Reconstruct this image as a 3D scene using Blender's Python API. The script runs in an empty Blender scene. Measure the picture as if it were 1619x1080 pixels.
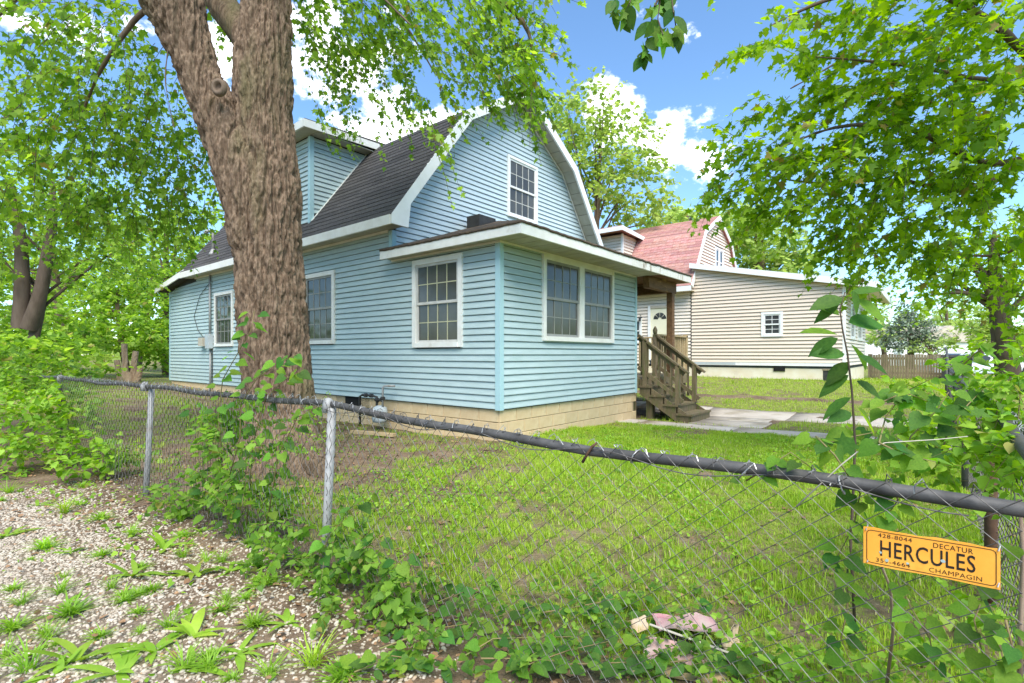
import bpy, math, random
import numpy as np
from mathutils import Vector, Matrix

random.seed(11)
RNG = np.random.default_rng(11)
SC = bpy.context.scene
COL = SC.collection

# ------------------------------------------------------------------ camera
# world frame: x runs along the gable front of the blue house, y along its long side wall,
# the origin is the near corner of its enclosed porch
F, CX, HV = 811.0, 809.5, 560.5
CAMH = 1.38
TH = math.atan2(.773, .634)
CT, ST = math.cos(TH), math.sin(TH)

def fr(X, Y):
    """camera axes (right, forward) -> world x, y"""
    X, Y = X + .185, Y - 7.7
    return CT * X + ST * Y, -ST * X + CT * Y

def at(u, v, d):
    x, y = fr((u - CX) / F * d, d)
    return Vector((x, y, CAMH - (v - HV) / F * d))

cam_data = bpy.data.cameras.new('camera')
cam = bpy.data.objects.new('camera', cam_data)
COL.objects.link(cam)
SC.camera = cam
cx_, cy_ = fr(0, 0)
cam.location = (cx_, cy_, CAMH)
cam.rotation_euler = (math.radians(90), 0, -TH)
cam_data.sensor_fit = 'HORIZONTAL'
cam_data.sensor_width = 36
cam_data.lens = F * 36 / 1619
cam_data.shift_y = 20.5 / 1619
cam_data.clip_start = .05
cam_data.clip_end = 3000

# ------------------------------------------------------------------ light
SUN_EL, SUN_AZ = math.radians(54), math.radians(222)     # azimuth measured from +y towards +x
sd = Vector((math.sin(SUN_AZ) * math.cos(SUN_EL), math.cos(SUN_AZ) * math.cos(SUN_EL), math.sin(SUN_EL)))
sun_data = bpy.data.lights.new('sun', 'SUN')
sun_data.energy = 1.5
sun_data.angle = math.radians(44)
sun_data.color = (1, .96, .88)
sun = bpy.data.objects.new('sun', sun_data)
COL.objects.link(sun)
sun.rotation_euler = sd.to_track_quat('Z', 'Y').to_euler()

world = bpy.data.worlds.new('World')
SC.world = world
world.use_nodes = True
WT = world.node_tree
WT.nodes.clear()
def wn(t, **k):
    n = WT.nodes.new(t)
    for a, b in k.items():
        setattr(n, a, b)
    return n
sky = wn('ShaderNodeTexSky', sky_type='NISHITA', sun_disc=False)
sky.sun_elevation = SUN_EL
sky.sun_rotation = SUN_AZ
sky.altitude = 100
sky.air_density = 1.0
sky.dust_density = .1
sky.ozone_density = 3.0
tc = wn('ShaderNodeTexCoord')
SKY_STRENGTH = .06
CLOUD_COL = (8.6, 8.8, 9.2, 1)
# two banks of cumulus as directions with a width, and loose cloud all round the sky
def wmath(op, a, b=None, clamp=False):
    n = wn('ShaderNodeMath', operation=op, use_clamp=clamp)
    for i, s in enumerate((a, b)):
        if s is None:
            continue
        if isinstance(s, (int, float)):
            n.inputs[i].default_value = s
        else:
            WT.links.new(s, n.inputs[i])
    return n.outputs[0]
def wnoise(scale, detail, rough, loc=(0, 0, 0), sc=(1, 1, 1)):
    mp = wn('ShaderNodeMapping')
    mp.inputs['Location'].default_value = loc
    mp.inputs['Scale'].default_value = sc
    WT.links.new(tc.outputs['Generated'], mp.inputs['Vector'])
    n = wn('ShaderNodeTexNoise')
    n.inputs['Scale'].default_value = scale
    n.inputs['Detail'].default_value = detail
    n.inputs['Roughness'].default_value = rough
    WT.links.new(mp.outputs[0], n.inputs['Vector'])
    return n.outputs['Fac']
def bank(u, v, inner, outer):
    d = (at(u, v, 10.0) - Vector((cx_, cy_, CAMH))).normalized()
    n = wn('ShaderNodeVectorMath', operation='DISTANCE')
    WT.links.new(tc.outputs['Generated'], n.inputs[0])
    n.inputs[1].default_value = d
    m = wn('ShaderNodeMapRange')
    m.inputs['From Min'].default_value = outer
    m.inputs['From Max'].default_value = inner
    WT.links.new(n.outputs['Value'], m.inputs['Value'])
    return m.outputs[0]
cn = wnoise(9.0, 9, .62, (3.1, 1.7, .4), (1, 1, 1.5))
loose = wnoise(2.2, 6, .55, (.3, 5.2, 1.9), (1, 1, 2.2))
banks = None
for b_ in ((985, 185, .0, .10), (1050, 225, .0, .10), (1110, 235, .0, .085), (560, 100, .0, .17), (610, 185, .0, .15), (680, 215, 0, .10), (350, 100, .0, .09)):
    s_ = bank(*b_)
    banks = s_ if banks is None else wmath('MAXIMUM', banks, s_)
loose_t = wmath('MULTIPLY', wmath('SUBTRACT', loose, .57), 3.0)
dens = wmath('ADD', wmath('MAXIMUM', wmath('MULTIPLY', banks, .9), loose_t), wmath('MULTIPLY', wmath('SUBTRACT', cn, .5), 2.3))
mr = wn('ShaderNodeMapRange', interpolation_type='SMOOTHSTEP')
mr.inputs['From Min'].default_value = .34
mr.inputs['From Max'].default_value = .62
WT.links.new(dens, mr.inputs['Value'])
cmix = wn('ShaderNodeMix', data_type='RGBA')
WT.links.new(mr.outputs[0], cmix.inputs['Factor'])
skytint = wn('ShaderNodeMix', data_type='RGBA', blend_type='MULTIPLY')
skytint.inputs['Factor'].default_value = 1
skytint.inputs[7].default_value = (.82, .97, 1.03, 1)
WT.links.new(sky.outputs[0], skytint.inputs[6])
WT.links.new(skytint.outputs[2], cmix.inputs[6])
cshade = wn('ShaderNodeMix', data_type='RGBA')
WT.links.new(wnoise(14, 6, .6, (7, 2, 1)), cshade.inputs['Factor'])
cshade.inputs[6].default_value = tuple(c * .72 for c in CLOUD_COL[:3]) + (1,)
cshade.inputs[7].default_value = tuple(c * 1.15 for c in CLOUD_COL[:3]) + (1,)
WT.links.new(cshade.outputs[2], cmix.inputs[7])
bg = wn('ShaderNodeBackground')
bg.inputs['Strength'].default_value = SKY_STRENGTH
WT.links.new(cmix.outputs[2], bg.inputs['Color'])
wo = wn('ShaderNodeOutputWorld')
WT.links.new(bg.outputs[0], wo.inputs['Surface'])

SC.view_settings.view_transform = 'Standard'
SC.view_settings.look = 'None'
SC.view_settings.exposure = 2.3
SC.view_settings.gamma = 1
SC.render.engine = 'CYCLES'
SC.cycles.max_bounces = 6
SC.cycles.diffuse_bounces = 3
SC.cycles.glossy_bounces = 2
SC.cycles.transmission_bounces = 4
SC.cycles.transparent_max_bounces = 4
SC.cycles.caustics_reflective = False
SC.cycles.caustics_refractive = False
SC.cycles.use_denoising = True

# ------------------------------------------------------------------ noise in numpy
def _hash(ix, iy, iz, s):
    n = (ix * 374761393 + iy * 668265263 + iz * 1440662683 + s * 1274126177) & 0xffffffff
    n = ((n ^ (n >> 13)) * 1274126177) & 0xffffffff
    return ((n ^ (n >> 16)) & 0xffffff) / float(0xffffff)
def vnoise(x, y, z=0.0, s=0):
    x, y, z = np.broadcast_arrays(np.asarray(x, float), np.asarray(y, float), np.asarray(z, float))
    fx, fy, fz = np.floor(x), np.floor(y), np.floor(z)
    ix, iy, iz = fx.astype(np.int64), fy.astype(np.int64), fz.astype(np.int64)
    tx, ty, tz = x - fx, y - fy, z - fz
    tx, ty, tz = (t * t * (3 - 2 * t) for t in (tx, ty, tz))
    out = 0
    for dx in (0, 1):
        wx = tx if dx else 1 - tx
        for dy in (0, 1):
            wy = ty if dy else 1 - ty
            for dz in (0, 1):
                wz = tz if dz else 1 - tz
                out = out + wx * wy * wz * _hash(ix + dx, iy + dy, iz + dz, s)
    return out
def fbm(x, y, z=0.0, o=4, s=0):
    a, t, r, f = .5, 0, 0, 1.0
    for k in range(o):
        r = r + a * vnoise(np.asarray(x) * f, np.asarray(y) * f, np.asarray(z) * f, s + k)
        t += a; a *= .5; f *= 2.03
    return r / t
def smooth(t):
    t = np.clip(t, 0, 1)
    return t * t * (3 - 2 * t)

# ------------------------------------------------------------------ mesh helpers
def np_mesh(name, V, FA, attr=None, smooth_=False):
    """V (n,3); FA list of (m,k) index arrays"""
    me = bpy.data.meshes.new(name)
    V = np.asarray(V, np.float32)
    me.vertices.add(len(V))
    me.vertices.foreach_set('co', V.ravel())
    FA = [np.asarray(f, np.int32) for f in FA if len(f)]
    loops = np.concatenate([f.ravel() for f in FA])
    tot = np.concatenate([np.full(len(f), f.shape[1], np.int32) for f in FA])
    st = np.concatenate([[0], np.cumsum(tot)[:-1]]).astype(np.int32)
    me.loops.add(len(loops))
    me.loops.foreach_set('vertex_index', loops)
    me.polygons.add(len(tot))
    me.polygons.foreach_set('loop_start', st)
    me.polygons.foreach_set('loop_total', tot)
    if smooth_:
        me.polygons.foreach_set('use_smooth', np.ones(len(tot), bool))
    if attr:
        for k, a in attr.items():
            at_ = me.attributes.new(k, 'FLOAT', 'POINT')
            at_.data.foreach_set('value', np.asarray(a, np.float32))
    me.update(calc_edges=True)
    return me

def obj(name, me, m=None, parent=None, loc=None, rot=None, scale=None):
    o = bpy.data.objects.new(name, me)
    COL.objects.link(o)
    if m is not None and me is not None and not me.materials:
        me.materials.append(m)
    if parent is not None:
        o.parent = parent
    if loc is not None:
        o.location = loc
    if rot is not None:
        o.rotation_euler = rot
    if scale is not None:
        o.scale = scale
    return o
def tag(o, label=None, cat=None, group=None, kind=None):
    if label: o['label'] = label
    if cat: o['category'] = cat
    if group: o['group'] = group
    if kind: o['kind'] = kind
    return o
def thing(name, label, cat, loc=(0, 0, 0), group=None):
    o = bpy.data.objects.new(name, None)
    COL.objects.link(o)
    o.empty_display_size = .2
    o.location = loc
    return tag(o, label, cat, group)

class MB:
    def __init__(s):
        s.v, s.f = [], []
    def add(s, V, FS):
        n = len(s.v)
        s.v += [tuple(p) for p in V]
        s.f += [tuple(i + n for i in f) for f in FS]
        return s
    def box(s, x0, x1, y0, y1, z0, z1):
        return s.add([(x0, y0, z0), (x1, y0, z0), (x1, y1, z0), (x0, y1, z0), (x0, y0, z1), (x1, y0, z1), (x1, y1, z1), (x0, y1, z1)],
                     [(0, 3, 2, 1), (4, 5, 6, 7), (0, 1, 5, 4), (1, 2, 6, 5), (2, 3, 7, 6), (3, 0, 4, 7)])
    def bar(s, p, q, w, h, up=(0, 0, 1)):
        p, q, up = Vector(p), Vector(q), Vector(up)
        d = (q - p).normalized()
        a = d.cross(up).normalized() * (w / 2)
        b = a.cross(d).normalized() * (h / 2)
        V = [p - a - b, p + a - b, p + a + b, p - a + b, q - a - b, q + a - b, q + a + b, q - a + b]
        return s.add(V, [(0, 3, 2, 1), (4, 5, 6, 7), (0, 1, 5, 4), (1, 2, 6, 5), (2, 3, 7, 6), (3, 0, 4, 7)])
    def prism(s, poly, e):
        """poly: list of 3d points; e: extrusion vector"""
        n = len(poly); e = Vector(e)
        P = [Vector(p) for p in poly]
        return s.add(P + [p + e for p in P], [tuple(range(n))[::-1], tuple(range(n, 2 * n))] + [(i, (i + 1) % n, n + (i + 1) % n, n + i) for i in range(n)])
    def tube(s, pts, r, n=8, cap=True):
        pts = [Vector(p) for p in pts]
        R = r if isinstance(r, (list, tuple)) else [r] * len(pts)
        d0 = (pts[1] - pts[0]).normalized()
        ref = Vector((0, 0, 1)) if abs(d0.z) < .9 else Vector((1, 0, 0))
        V = []
        for i, p in enumerate(pts):
            d = (pts[min(i + 1, len(pts) - 1)] - pts[max(i - 1, 0)]).normalized()
            a = d.cross(ref).normalized(); b = a.cross(d).normalized()
            ref = b
            for k in range(n):
                t = 2 * math.pi * k / n
                V.append(p + (a * math.cos(t) + b * math.sin(t)) * R[i])
        FS = [(i * n + k, i * n + (k + 1) % n, (i + 1) * n + (k + 1) % n, (i + 1) * n + k) for i in range(len(pts) - 1) for k in range(n)]
        if cap:
            FS += [tuple(range(n))[::-1], tuple((len(pts) - 1) * n + k for k in range(n))]
        return s.add(V, FS)
    def lathe(s, prof, c=(0, 0, 0), n=12):
        c = Vector(c)
        V = [c + Vector((r * math.cos(2 * math.pi * k / n), r * math.sin(2 * math.pi * k / n), z)) for r, z in prof for k in range(n)]
        m = len(prof)
        FS = [(i * n + k, i * n + (k + 1) % n, (i + 1) * n + (k + 1) % n, (i + 1) * n + k) for i in range(m - 1) for k in range(n)]
        FS += [tuple(range(n))[::-1], tuple((m - 1) * n + k for k in range(n))]
        return s.add(V, FS)
    def mesh(s, name, smooth_=False):
        me = bpy.data.meshes.new(name)
        me.from_pydata([tuple(p) for p in s.v], [], s.f)
        if smooth_:
            me.polygons.foreach_set('use_smooth', [True] * len(me.polygons))
        me.update()
        return me
    def build(s, name, m, parent=None, smooth_=False):
        return obj(name, s.mesh(name, smooth_), m, parent)

# ------------------------------------------------------------------ materials
def pmat(name, c1, c2=None, scale=4., rough=.6, bump=0., bscale=40., stretch=(1, 1, 1), rnd=0., spec=.3, c3=None, s3=1.2, t3=(.55, .75), metal=0., detail=6., attr=None, transl=0., bstretch=None, cvar=(.35, .65), hsv=0.):
    m = bpy.data.materials.new(name)
    m.use_nodes = True
    T = m.node_tree
    N, L = T.nodes, T.links
    p = N['Principled BSDF']
    p.inputs['Roughness'].default_value = rough
    p.inputs['Specular IOR Level'].default_value = spec
    p.inputs['Metallic'].default_value = metal
    tcn = N.new('ShaderNodeTexCoord')
    def vec(st):
        mp = N.new('ShaderNodeMapping')
        mp.inputs['Scale'].default_value = st
        L.new(tcn.outputs['Object'], mp.inputs['Vector'])
        return mp.outputs[0]
    def noise(sc, st, d=detail):
        n = N.new('ShaderNodeTexNoise')
        n.inputs['Scale'].default_value = sc
        n.inputs['Detail'].default_value = d
        n.inputs['Roughness'].default_value = .6
        L.new(vec(st), n.inputs['Vector'])
        return n.outputs['Fac']
    def ramp(src, a, b):
        r = N.new('ShaderNodeMapRange')
        r.inputs['From Min'].default_value = a
        r.inputs['From Max'].default_value = b
        L.new(src, r.inputs['Value'])
        return r.outputs[0]
    def mix(f, a, b):
        x = N.new('ShaderNodeMix'); x.data_type = 'RGBA'
        if isinstance(f, float): x.inputs['Factor'].default_value = f
        else: L.new(f, x.inputs['Factor'])
        for i, c in ((6, a), (7, b)):
            if isinstance(c, (tuple, list)): x.inputs[i].default_value = tuple(c)[:3] + (1,)
            else: L.new(c, x.inputs[i])
        return x.outputs[2]
    col = None
    if attr:
        an = N.new('ShaderNodeAttribute'); an.attribute_name = attr
        col = mix(an.outputs['Fac'], c1, c2)
        if c3:
            a3 = N.new('ShaderNodeAttribute'); a3.attribute_name = attr + '2'
            col = mix(ramp(a3.outputs['Fac'], *t3), col, c3)
    elif c2:
        col = mix(ramp(noise(scale, stretch), *cvar), c1, c2)
    if c3 and not attr:
        col = mix(ramp(noise(s3, stretch), *t3), col if col is not None else c1, c3)
    if rnd or hsv:
        oi = N.new('ShaderNodeObjectInfo')
        h = N.new('ShaderNodeHueSaturation')
        r = N.new('ShaderNodeMapRange')
        r.inputs['To Min'].default_value = 1 - rnd
        r.inputs['To Max'].default_value = 1 + rnd
        L.new(oi.outputs['Random'], r.inputs['Value'])
        L.new(r.outputs[0], h.inputs['Value'])
        if hsv:
            r2 = N.new('ShaderNodeMapRange')
            r2.inputs['To Min'].default_value = .5 - hsv
            r2.inputs['To Max'].default_value = .5 + hsv
            ml = N.new('ShaderNodeMath'); ml.operation = 'FRACT'
            mm = N.new('ShaderNodeMath'); mm.operation = 'MULTIPLY'; mm.inputs[1].default_value = 7.3
            L.new(oi.outputs['Random'], mm.inputs[0]); L.new(mm.outputs[0], ml.inputs[0]); L.new(ml.outputs[0], r2.inputs['Value'])
            L.new(r2.outputs[0], h.inputs['Hue'])
        if col is None: h.inputs['Color'].default_value = tuple(c1) + (1,)
        else: L.new(col, h.inputs['Color'])
        col = h.outputs[0]
    if col is None:
        p.inputs['Base Color'].default_value = tuple(c1) + (1,)
    else:
        L.new(col, p.inputs['Base Color'])
    if bump:
        bn = N.new('ShaderNodeBump')
        bn.inputs['Strength'].default_value = 1
        bn.inputs['Distance'].default_value = bump
        L.new(noise(bscale, bstretch or stretch), bn.inputs['Height'])
        L.new(bn.outputs[0], p.inputs['Normal'])
    if transl:
        tr = N.new('ShaderNodeBsdfTranslucent')
        if col is None: tr.inputs['Color'].default_value = tuple(c1) + (1,)
        else:
            hs = N.new('ShaderNodeHueSaturation')
            hs.inputs['Hue'].default_value = .492
            hs.inputs['Saturation'].default_value = 1.1
            hs.inputs['Value'].default_value = 1.85
            L.new(col, hs.inputs['Color']); L.new(hs.outputs[0], tr.inputs['Color'])
        ms = N.new('ShaderNodeMixShader'); ms.inputs[0].default_value = transl
        out = N['Material Output']
        L.new(p.outputs[0], ms.inputs[1]); L.new(tr.outputs[0], ms.inputs[2]); L.new(ms.outputs[0], out.inputs['Surface'])
    return m

M = {}
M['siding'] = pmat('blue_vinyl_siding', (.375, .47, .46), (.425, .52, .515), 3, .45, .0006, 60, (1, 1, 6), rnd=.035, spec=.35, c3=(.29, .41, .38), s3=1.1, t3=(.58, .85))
M['siding_gable'] = pmat('lit_blue_vinyl_siding', (.475, .57, .61), (.515, .61, .65), 3, .45, .0006, 60, (1, 1, 6), rnd=.03, spec=.35)  # blue siding again, lighter to put the gable's stronger light into colour
M['trim_blue'] = pmat('blue_corner_trim', (.35, .53, .56), (.39, .57, .60), 4, .45, spec=.35)
M['white'] = pmat('weathered_white_paint', (.78, .77, .72), (.70, .68, .62), 5, .5, .0008, 30, rnd=.03, c3=(.50, .46, .38), s3=3., t3=(.64, .8))
M['white_clean'] = pmat('white_vinyl', (.80, .80, .78), (.74, .74, .71), 5, .4, rnd=.02)
M['fascia_worn'] = pmat('peeling_white_fascia', (.76, .74, .68), (.66, .63, .56), 6, .6, .001, 30, (1, 1, .3), c3=(.30, .24, .16), s3=5., t3=(.56, .66))
M['soffit'] = pmat('soffit_panel', (.46, .44, .355), (.38, .36, .285), 5, .6, rnd=.06)
M['sheath'] = pmat('tar_paper_sheathing', (.07, .08, .08), (.05, .055, .055), 4, .9)  # dark backing; seen through the board gaps as painted-in lap shade
M['glass'] = pmat('dark_window_glass', (.045, .05, .052), (.06, .064, .064), 2, .05, spec=.45, rnd=.3)
M['glass_warm'] = pmat('screened_window_glass', (.085, .082, .07), (.06, .06, .055), 2.2, .12, spec=.5, rnd=.3)
M['muntin'] = pmat('window_muntin', (.30, .30, .26), (.24, .24, .21), 4, .5)
M['muntin_cream'] = pmat('cream_muntin', (.52, .50, .30), (.44, .43, .28), 4, .5)
M['sash'] = pmat('window_sash', (.60, .58, .53), (.48, .46, .42), 7, .5, rnd=.05)
M['sash_dark'] = pmat('screen_sash', (.30, .30, .28), (.24, .24, .22), 7, .5, rnd=.05)
M['block'] = pmat('painted_concrete_block', (.58, .42, .235), (.64, .49, .29), 5, .85, .003, 50, rnd=.05, c3=(.44, .34, .2), s3=2.2, t3=(.55, .8))
M['mortar'] = pmat('painted_mortar', (.50, .38, .23), (.44, .33, .2), 8, .9)
M['shingle_dark'] = pmat('charcoal_shingle', (.052, .047, .045), (.085, .078, .074), 30, .9, .003, 200, rnd=.22)
M['roof_dark'] = pmat('charcoal_roofing', (.05, .046, .044), (.075, .07, .066), 30, .9, .003, 200)
M['shingle_red'] = pmat('red_shingle', (.37, .16, .13), (.46, .26, .23), 12, .9, .003, 200, rnd=.16, hsv=.012, c3=(.42, .30, .28), s3=4, t3=(.5, .75))
M['roof_red'] = pmat('red_roofing', (.42, .19, .16), (.46, .26, .23), 12, .9, .003, 200)
M['roof_porch'] = pmat('littered_porch_roofing', (.12, .085, .06), (.06, .045, .035), 14, .95, .02, 30, c3=(.17, .12, .07), s3=8)
M['wood'] = pmat('weathered_deck_wood', (.30, .23, .155), (.19, .14, .09), 3, .85, .003, 30, (8, 8, 1), rnd=.12, c3=(.13, .16, .05), s3=2.5, t3=(.48, .68))
M['wood_green'] = pmat('mossy_deck_wood', (.19, .14, .08), (.11, .085, .045), 3, .85, .003, 30, (6, 6, 1.2), rnd=.14, c3=(.13, .15, .04), s3=3, t3=(.5, .75))
M['wood_brown'] = pmat('brown_porch_timber', (.22, .12, .06), (.13, .07, .035), 3, .8, .003, 30, (1.4, 6, 6), rnd=.08, c3=(.42, .27, .11), s3=1.4, t3=(.6, .72))
M['wood_tan'] = pmat('tan_deck_rail', (.48, .36, .20), (.38, .28, .15), 4, .8, .002, 30, rnd=.1)
M['beige'] = pmat('beige_vinyl_siding', (.65, .54, .425), (.69, .575, .46), 3, .5, .0006, 60, (1, 1, 6), rnd=.03)
M['beige_pale'] = pmat('pale_pink_vinyl_siding', (.70, .61, .50), (.73, .64, .54), 3, .5, rnd=.03)
M['beige_found'] = pmat('cream_stucco_foundation', (.70, .61, .44), (.76, .70, .56), 3, .85, .004, 30, c3=(.50, .42, .30), s3=1.7, t3=(.6, .8))
M['door'] = pmat('cream_door_paint', (.74, .70, .50), (.78, .74, .56), 3, .5)
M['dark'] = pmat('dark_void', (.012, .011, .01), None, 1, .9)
M['black_metal'] = pmat('black_rubber_metal', (.03, .03, .03), (.05, .048, .045), 10, .6)
M['galv'] = pmat('galvanised_steel', (.36, .355, .34), (.27, .265, .25), 14, .6, .0008, 60, metal=.15, c3=(.22, .15, .10), s3=7, t3=(.62, .75))
M['rail'] = pmat('weathered_grey_rail', (.105, .10, .095), (.055, .052, .048), 9, .6, .0015, 50, metal=.1, c3=(.18, .17, .16), s3=6, t3=(.6, .8))
M['wire'] = pmat('fence_wire', (.13, .12, .11), (.07, .062, .055), 22, .6, metal=.15, c3=(.26, .25, .235), s3=9, t3=(.55, .75))
M['wire_bright'] = pmat('bright_tie_wire', (.46, .45, .43), (.28, .27, .25), 20, .4, metal=.5)
M['rust'] = pmat('rusty_post', (.13, .07, .04), (.08, .045, .03), 12, .85, .002, 60)
M['grey_box'] = pmat('grey_utility_paint', (.46, .50, .51), (.40, .44, .45), 6, .5, spec=.35)
M['tan_box'] = pmat('tan_plastic_box', (.50, .45, .36), (.44, .39, .31), 6, .6)
M['bark'] = pmat('maple_bark', (.105, .068, .042), (.215, .15, .098), 30, .95, .02, 40, (1, 1, .3), c3=(.13, .125, .05), s3=1.6, t3=(.52, .8), bstretch=(1, 1, .35), detail=10., cvar=(.42, .6))
M['bark_dark'] = pmat('dark_bark', (.085, .06, .042), (.13, .095, .07), 7, .95, .01, 30, (1, 1, .25), bstretch=(1, 1, .3))
M['bark_grey'] = pmat('grey_brown_bark', (.10, .07, .045), (.16, .115, .08), 7, .95, .01, 30, (1, 1, .25), bstretch=(1, 1, .3))
M['stump'] = pmat('bare_stump_wood', (.40, .30, .215), (.28, .19, .125), 6, .9, .006, 30, (1, 1, .3))
M['twig'] = pmat('twig_bark', (.11, .08, .055), (.07, .05, .035), 9, .9)
M['stem_green'] = pmat('green_stem', (.16, .17, .05), (.22, .15, .07), 9, .7)
def leafm(name, c1, c2, c3=None, tr=.55, rough=.5, spec=.25):
    return pmat(name, c1, c2, rough=rough, spec=spec, attr='lr', c3=c3, t3=(.955, .985), transl=tr)
M['leaf_maple'] = leafm('maple_leaf', (.085, .185, .022), (.31, .46, .062), (.22, .20, .05))
M['leaf_maple_right'] = leafm('bright_maple_leaf', (.09, .20, .016), (.34, .50, .042), (.25, .20, .05))
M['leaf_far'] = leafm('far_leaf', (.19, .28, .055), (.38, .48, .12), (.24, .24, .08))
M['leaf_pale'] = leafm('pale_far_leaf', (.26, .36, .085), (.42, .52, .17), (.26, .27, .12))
M['leaf_wood'] = leafm('woodland_leaf', (.12, .24, .03), (.36, .51, .08), (.30, .28, .08))
M['leaf_conifer'] = leafm('conifer_needle', (.13, .17, .11), (.24, .29, .20), tr=.15)
M['leaf_vine'] = leafm('vine_leaf', (.085, .19, .03), (.26, .42, .06), (.28, .26, .06))
M['leaf_weed'] = leafm('weed_leaf', (.12, .26, .022), (.32, .50, .055), (.36, .34, .09), tr=.4)
M['leaf_dark'] = pmat('dark_glossy_leaf', (.05, .13, .022), (.08, .18, .028), 9, .55, .002, 30, rnd=.3, hsv=.02, spec=.2, transl=.4)
M['leaf_bright'] = pmat('bright_young_leaf', (.12, .25, .025), (.18, .33, .035), 9, .5, .002, 30, rnd=.25, hsv=.02, spec=.25, transl=.5)
M['grass'] = leafm('grass_blade', (.16, .285, .018), (.42, .56, .055), (.60, .52, .27), tr=.35, rough=.5)
M['litter'] = leafm('dead_leaf', (.16, .085, .045), (.36, .22, .12), tr=.1, rough=.8)
M['pebble'] = leafm('pale_pebble', (.31, .25, .185), (.53, .465, .375), (.36, .22, .12), tr=0, rough=.85)
M['concrete'] = pmat('old_concrete', (.54, .47, .385), (.45, .385, .305), 2.5, .9, .004, 60, c3=(.30, .25, .175), s3=1.6, t3=(.48, .68), rnd=.08)
# ------------------------------------------------------------------ ground
def gh(x, y):
    x, y = np.asarray(x, float), np.asarray(y, float)
    a = smooth((x - 5.6) / 7.6) - .38 * smooth((x - 14) / 7) - .3 * smooth((x - 22) / 12)
    b = .8 * smooth((y - 4) / 9.5) * (1 - smooth((x - 2) / 6))
    z = .53 * np.maximum(a, b)
    z = z + .055 * np.exp(-((x - .2) ** 2 + (y * .5) ** 2) / 6.) - .05 * np.exp(-((x - 5.2) ** 2 + (y + 1.2) ** 2) / 3.)
    z = z + .07 * (fbm(x * .55, y * .55, 0, 3, 5) - .5) + .03 * (fbm(x * 3.1, y * 3.1, 0, 3, 9) - .5)
    # a low bank of soil at the foot of the big tree
    r = np.hypot(x + 2.77, y - 1.25)
    return z + .10 * np.exp(-(r / .85) ** 2)
def gz(x, y):
    return float(gh(x, y))
def ground_px(u, v):
    d = 6.0
    for _ in range(30):
        p = at(u, v, d)
        d2 = (CAMH - gz(p.x, p.y)) * F / max(v - HV, 1.)
        d = .5 * d + .5 * d2
    p = at(u, v, d)
    return p.x, p.y, d

FX0, FY0, FXD = -4.12, -2.15, -.041
def fence_x(y):
    return FX0 + FXD * (np.asarray(y) - FY0)
def strip(x, y, x0, x1, y0, y1, e=.15):
    """1 inside the rectangle, soft edge"""
    return smooth((x - x0) / e + .5) * smooth((x1 - x) / e + .5) * smooth((y - y0) / e + .5) * smooth((y1 - y) / e + .5)
def lawn(x, y):
    """how much grass grows here, 0..1"""
    x, y = np.asarray(x, float), np.asarray(y, float)
    n = fbm(x * .9, y * .9, 0, 4, 21)
    n2 = fbm(x * 3.3, y * 3.3, 0, 3, 33)
    inside = x - fence_x(y)
    g = smooth((inside - .1) / .5)
    yard = g * np.clip((n * .45 + n2 * .55 - .34) * 6.5, 0, 1) * np.clip((fbm(x * 9, y * 9, 0, 2, 43) - .3) * 5, .12, 1)
    lush = g * smooth((x + 2.6) / 1.8) * smooth((.6 - y) / 1.2) * smooth((x + y * .0 + 3.2) / 1.5)
    yard = np.maximum(yard, lush * np.clip((n2 * .5 + n * .5 - .25) * 6, 0, 1) * np.clip((fbm(x * 7, y * 7, 0, 2, 47) - .24) * 5, .1, 1))
    # bare, shaded soil round the big tree and along the long wall
    tree = np.hypot((x + 2.4) / 1.9, (y - 1.5) / 1.9)
    yard = yard * smooth((tree - .75 + (n2 - .5) * 1.2) / .55)
    wallside = smooth((x + 1.5) / .7) * smooth((.15 - x) / .2) * smooth((y + 1.1) / .8)
    yard = yard * (1 - .75 * wallside)
    back = smooth((y - 2.5) / 2) * (x < 0)
    yard = np.where(x < .0, yard * (1 - back * .45 * smooth((7.5 - y) / 3)), yard)
    worn = np.exp(-(((x - 3.2) / 1.3) ** 2 + ((y + 1.7) / .55) ** 2))
    yard = yard * (1 - .95 * worn * smooth((n2 - .28) / .2))
    for (r0, r1) in DRIVES:
        yard = yard * (1 - strip(x, y, r0 + (n2 - .5) * .3, r1 + (n2 - .5) * .3, -9, 14))
    yard = yard * (1 - strip(x, y, 4.55, 6.6, -2.6, -1.0))
    yard = yard * (1 - strip(x, y, 0, 7.05, 0, 14.1, .1)) * (1 - strip(x, y, 13.7, 20, -2.8, 14, .1))
    return yard
DRIVES = [(3.75, 4.45), (6.1, 7.3), (8.75, 9.15)]

def axis(lo, hi, step, far, grow=1.35):
    c = list(np.arange(lo, hi + 1e-6, step))
    s, a = step, lo
    L_ = []
    while a > -far:
        s *= grow; a -= s; L_.append(a)
    s, b = step, hi
    R_ = []
    while b < far:
        s *= grow; b += s; R_.append(b)
    return np.array(L_[::-1] + c + R_)
gx, gy = axis(-8.5, 15, .085, 900), axis(-8.5, 15, .085, 900)
GX, GY = np.meshgrid(gx, gy)
GZ = gh(GX, GY)
far_ = np.maximum(np.abs(GX), np.abs(GY))
GZ = np.where(far_ > 60, GZ * 0 + np.clip(GZ, -.2, .4), GZ)
nx, ny = len(gx), len(gy)
idx = np.arange(nx * ny).reshape(ny, nx)
FQ = np.stack([idx[:-1, :-1].ravel(), idx[:-1, 1:].ravel(), idx[1:, 1:].ravel(), idx[1:, :-1].ravel()], 1)
LW = lawn(GX, GY)
GRV = smooth((fence_x(GY) - GX - .55) / .5)         # the gravel lane on the camera's side of the fence
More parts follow.
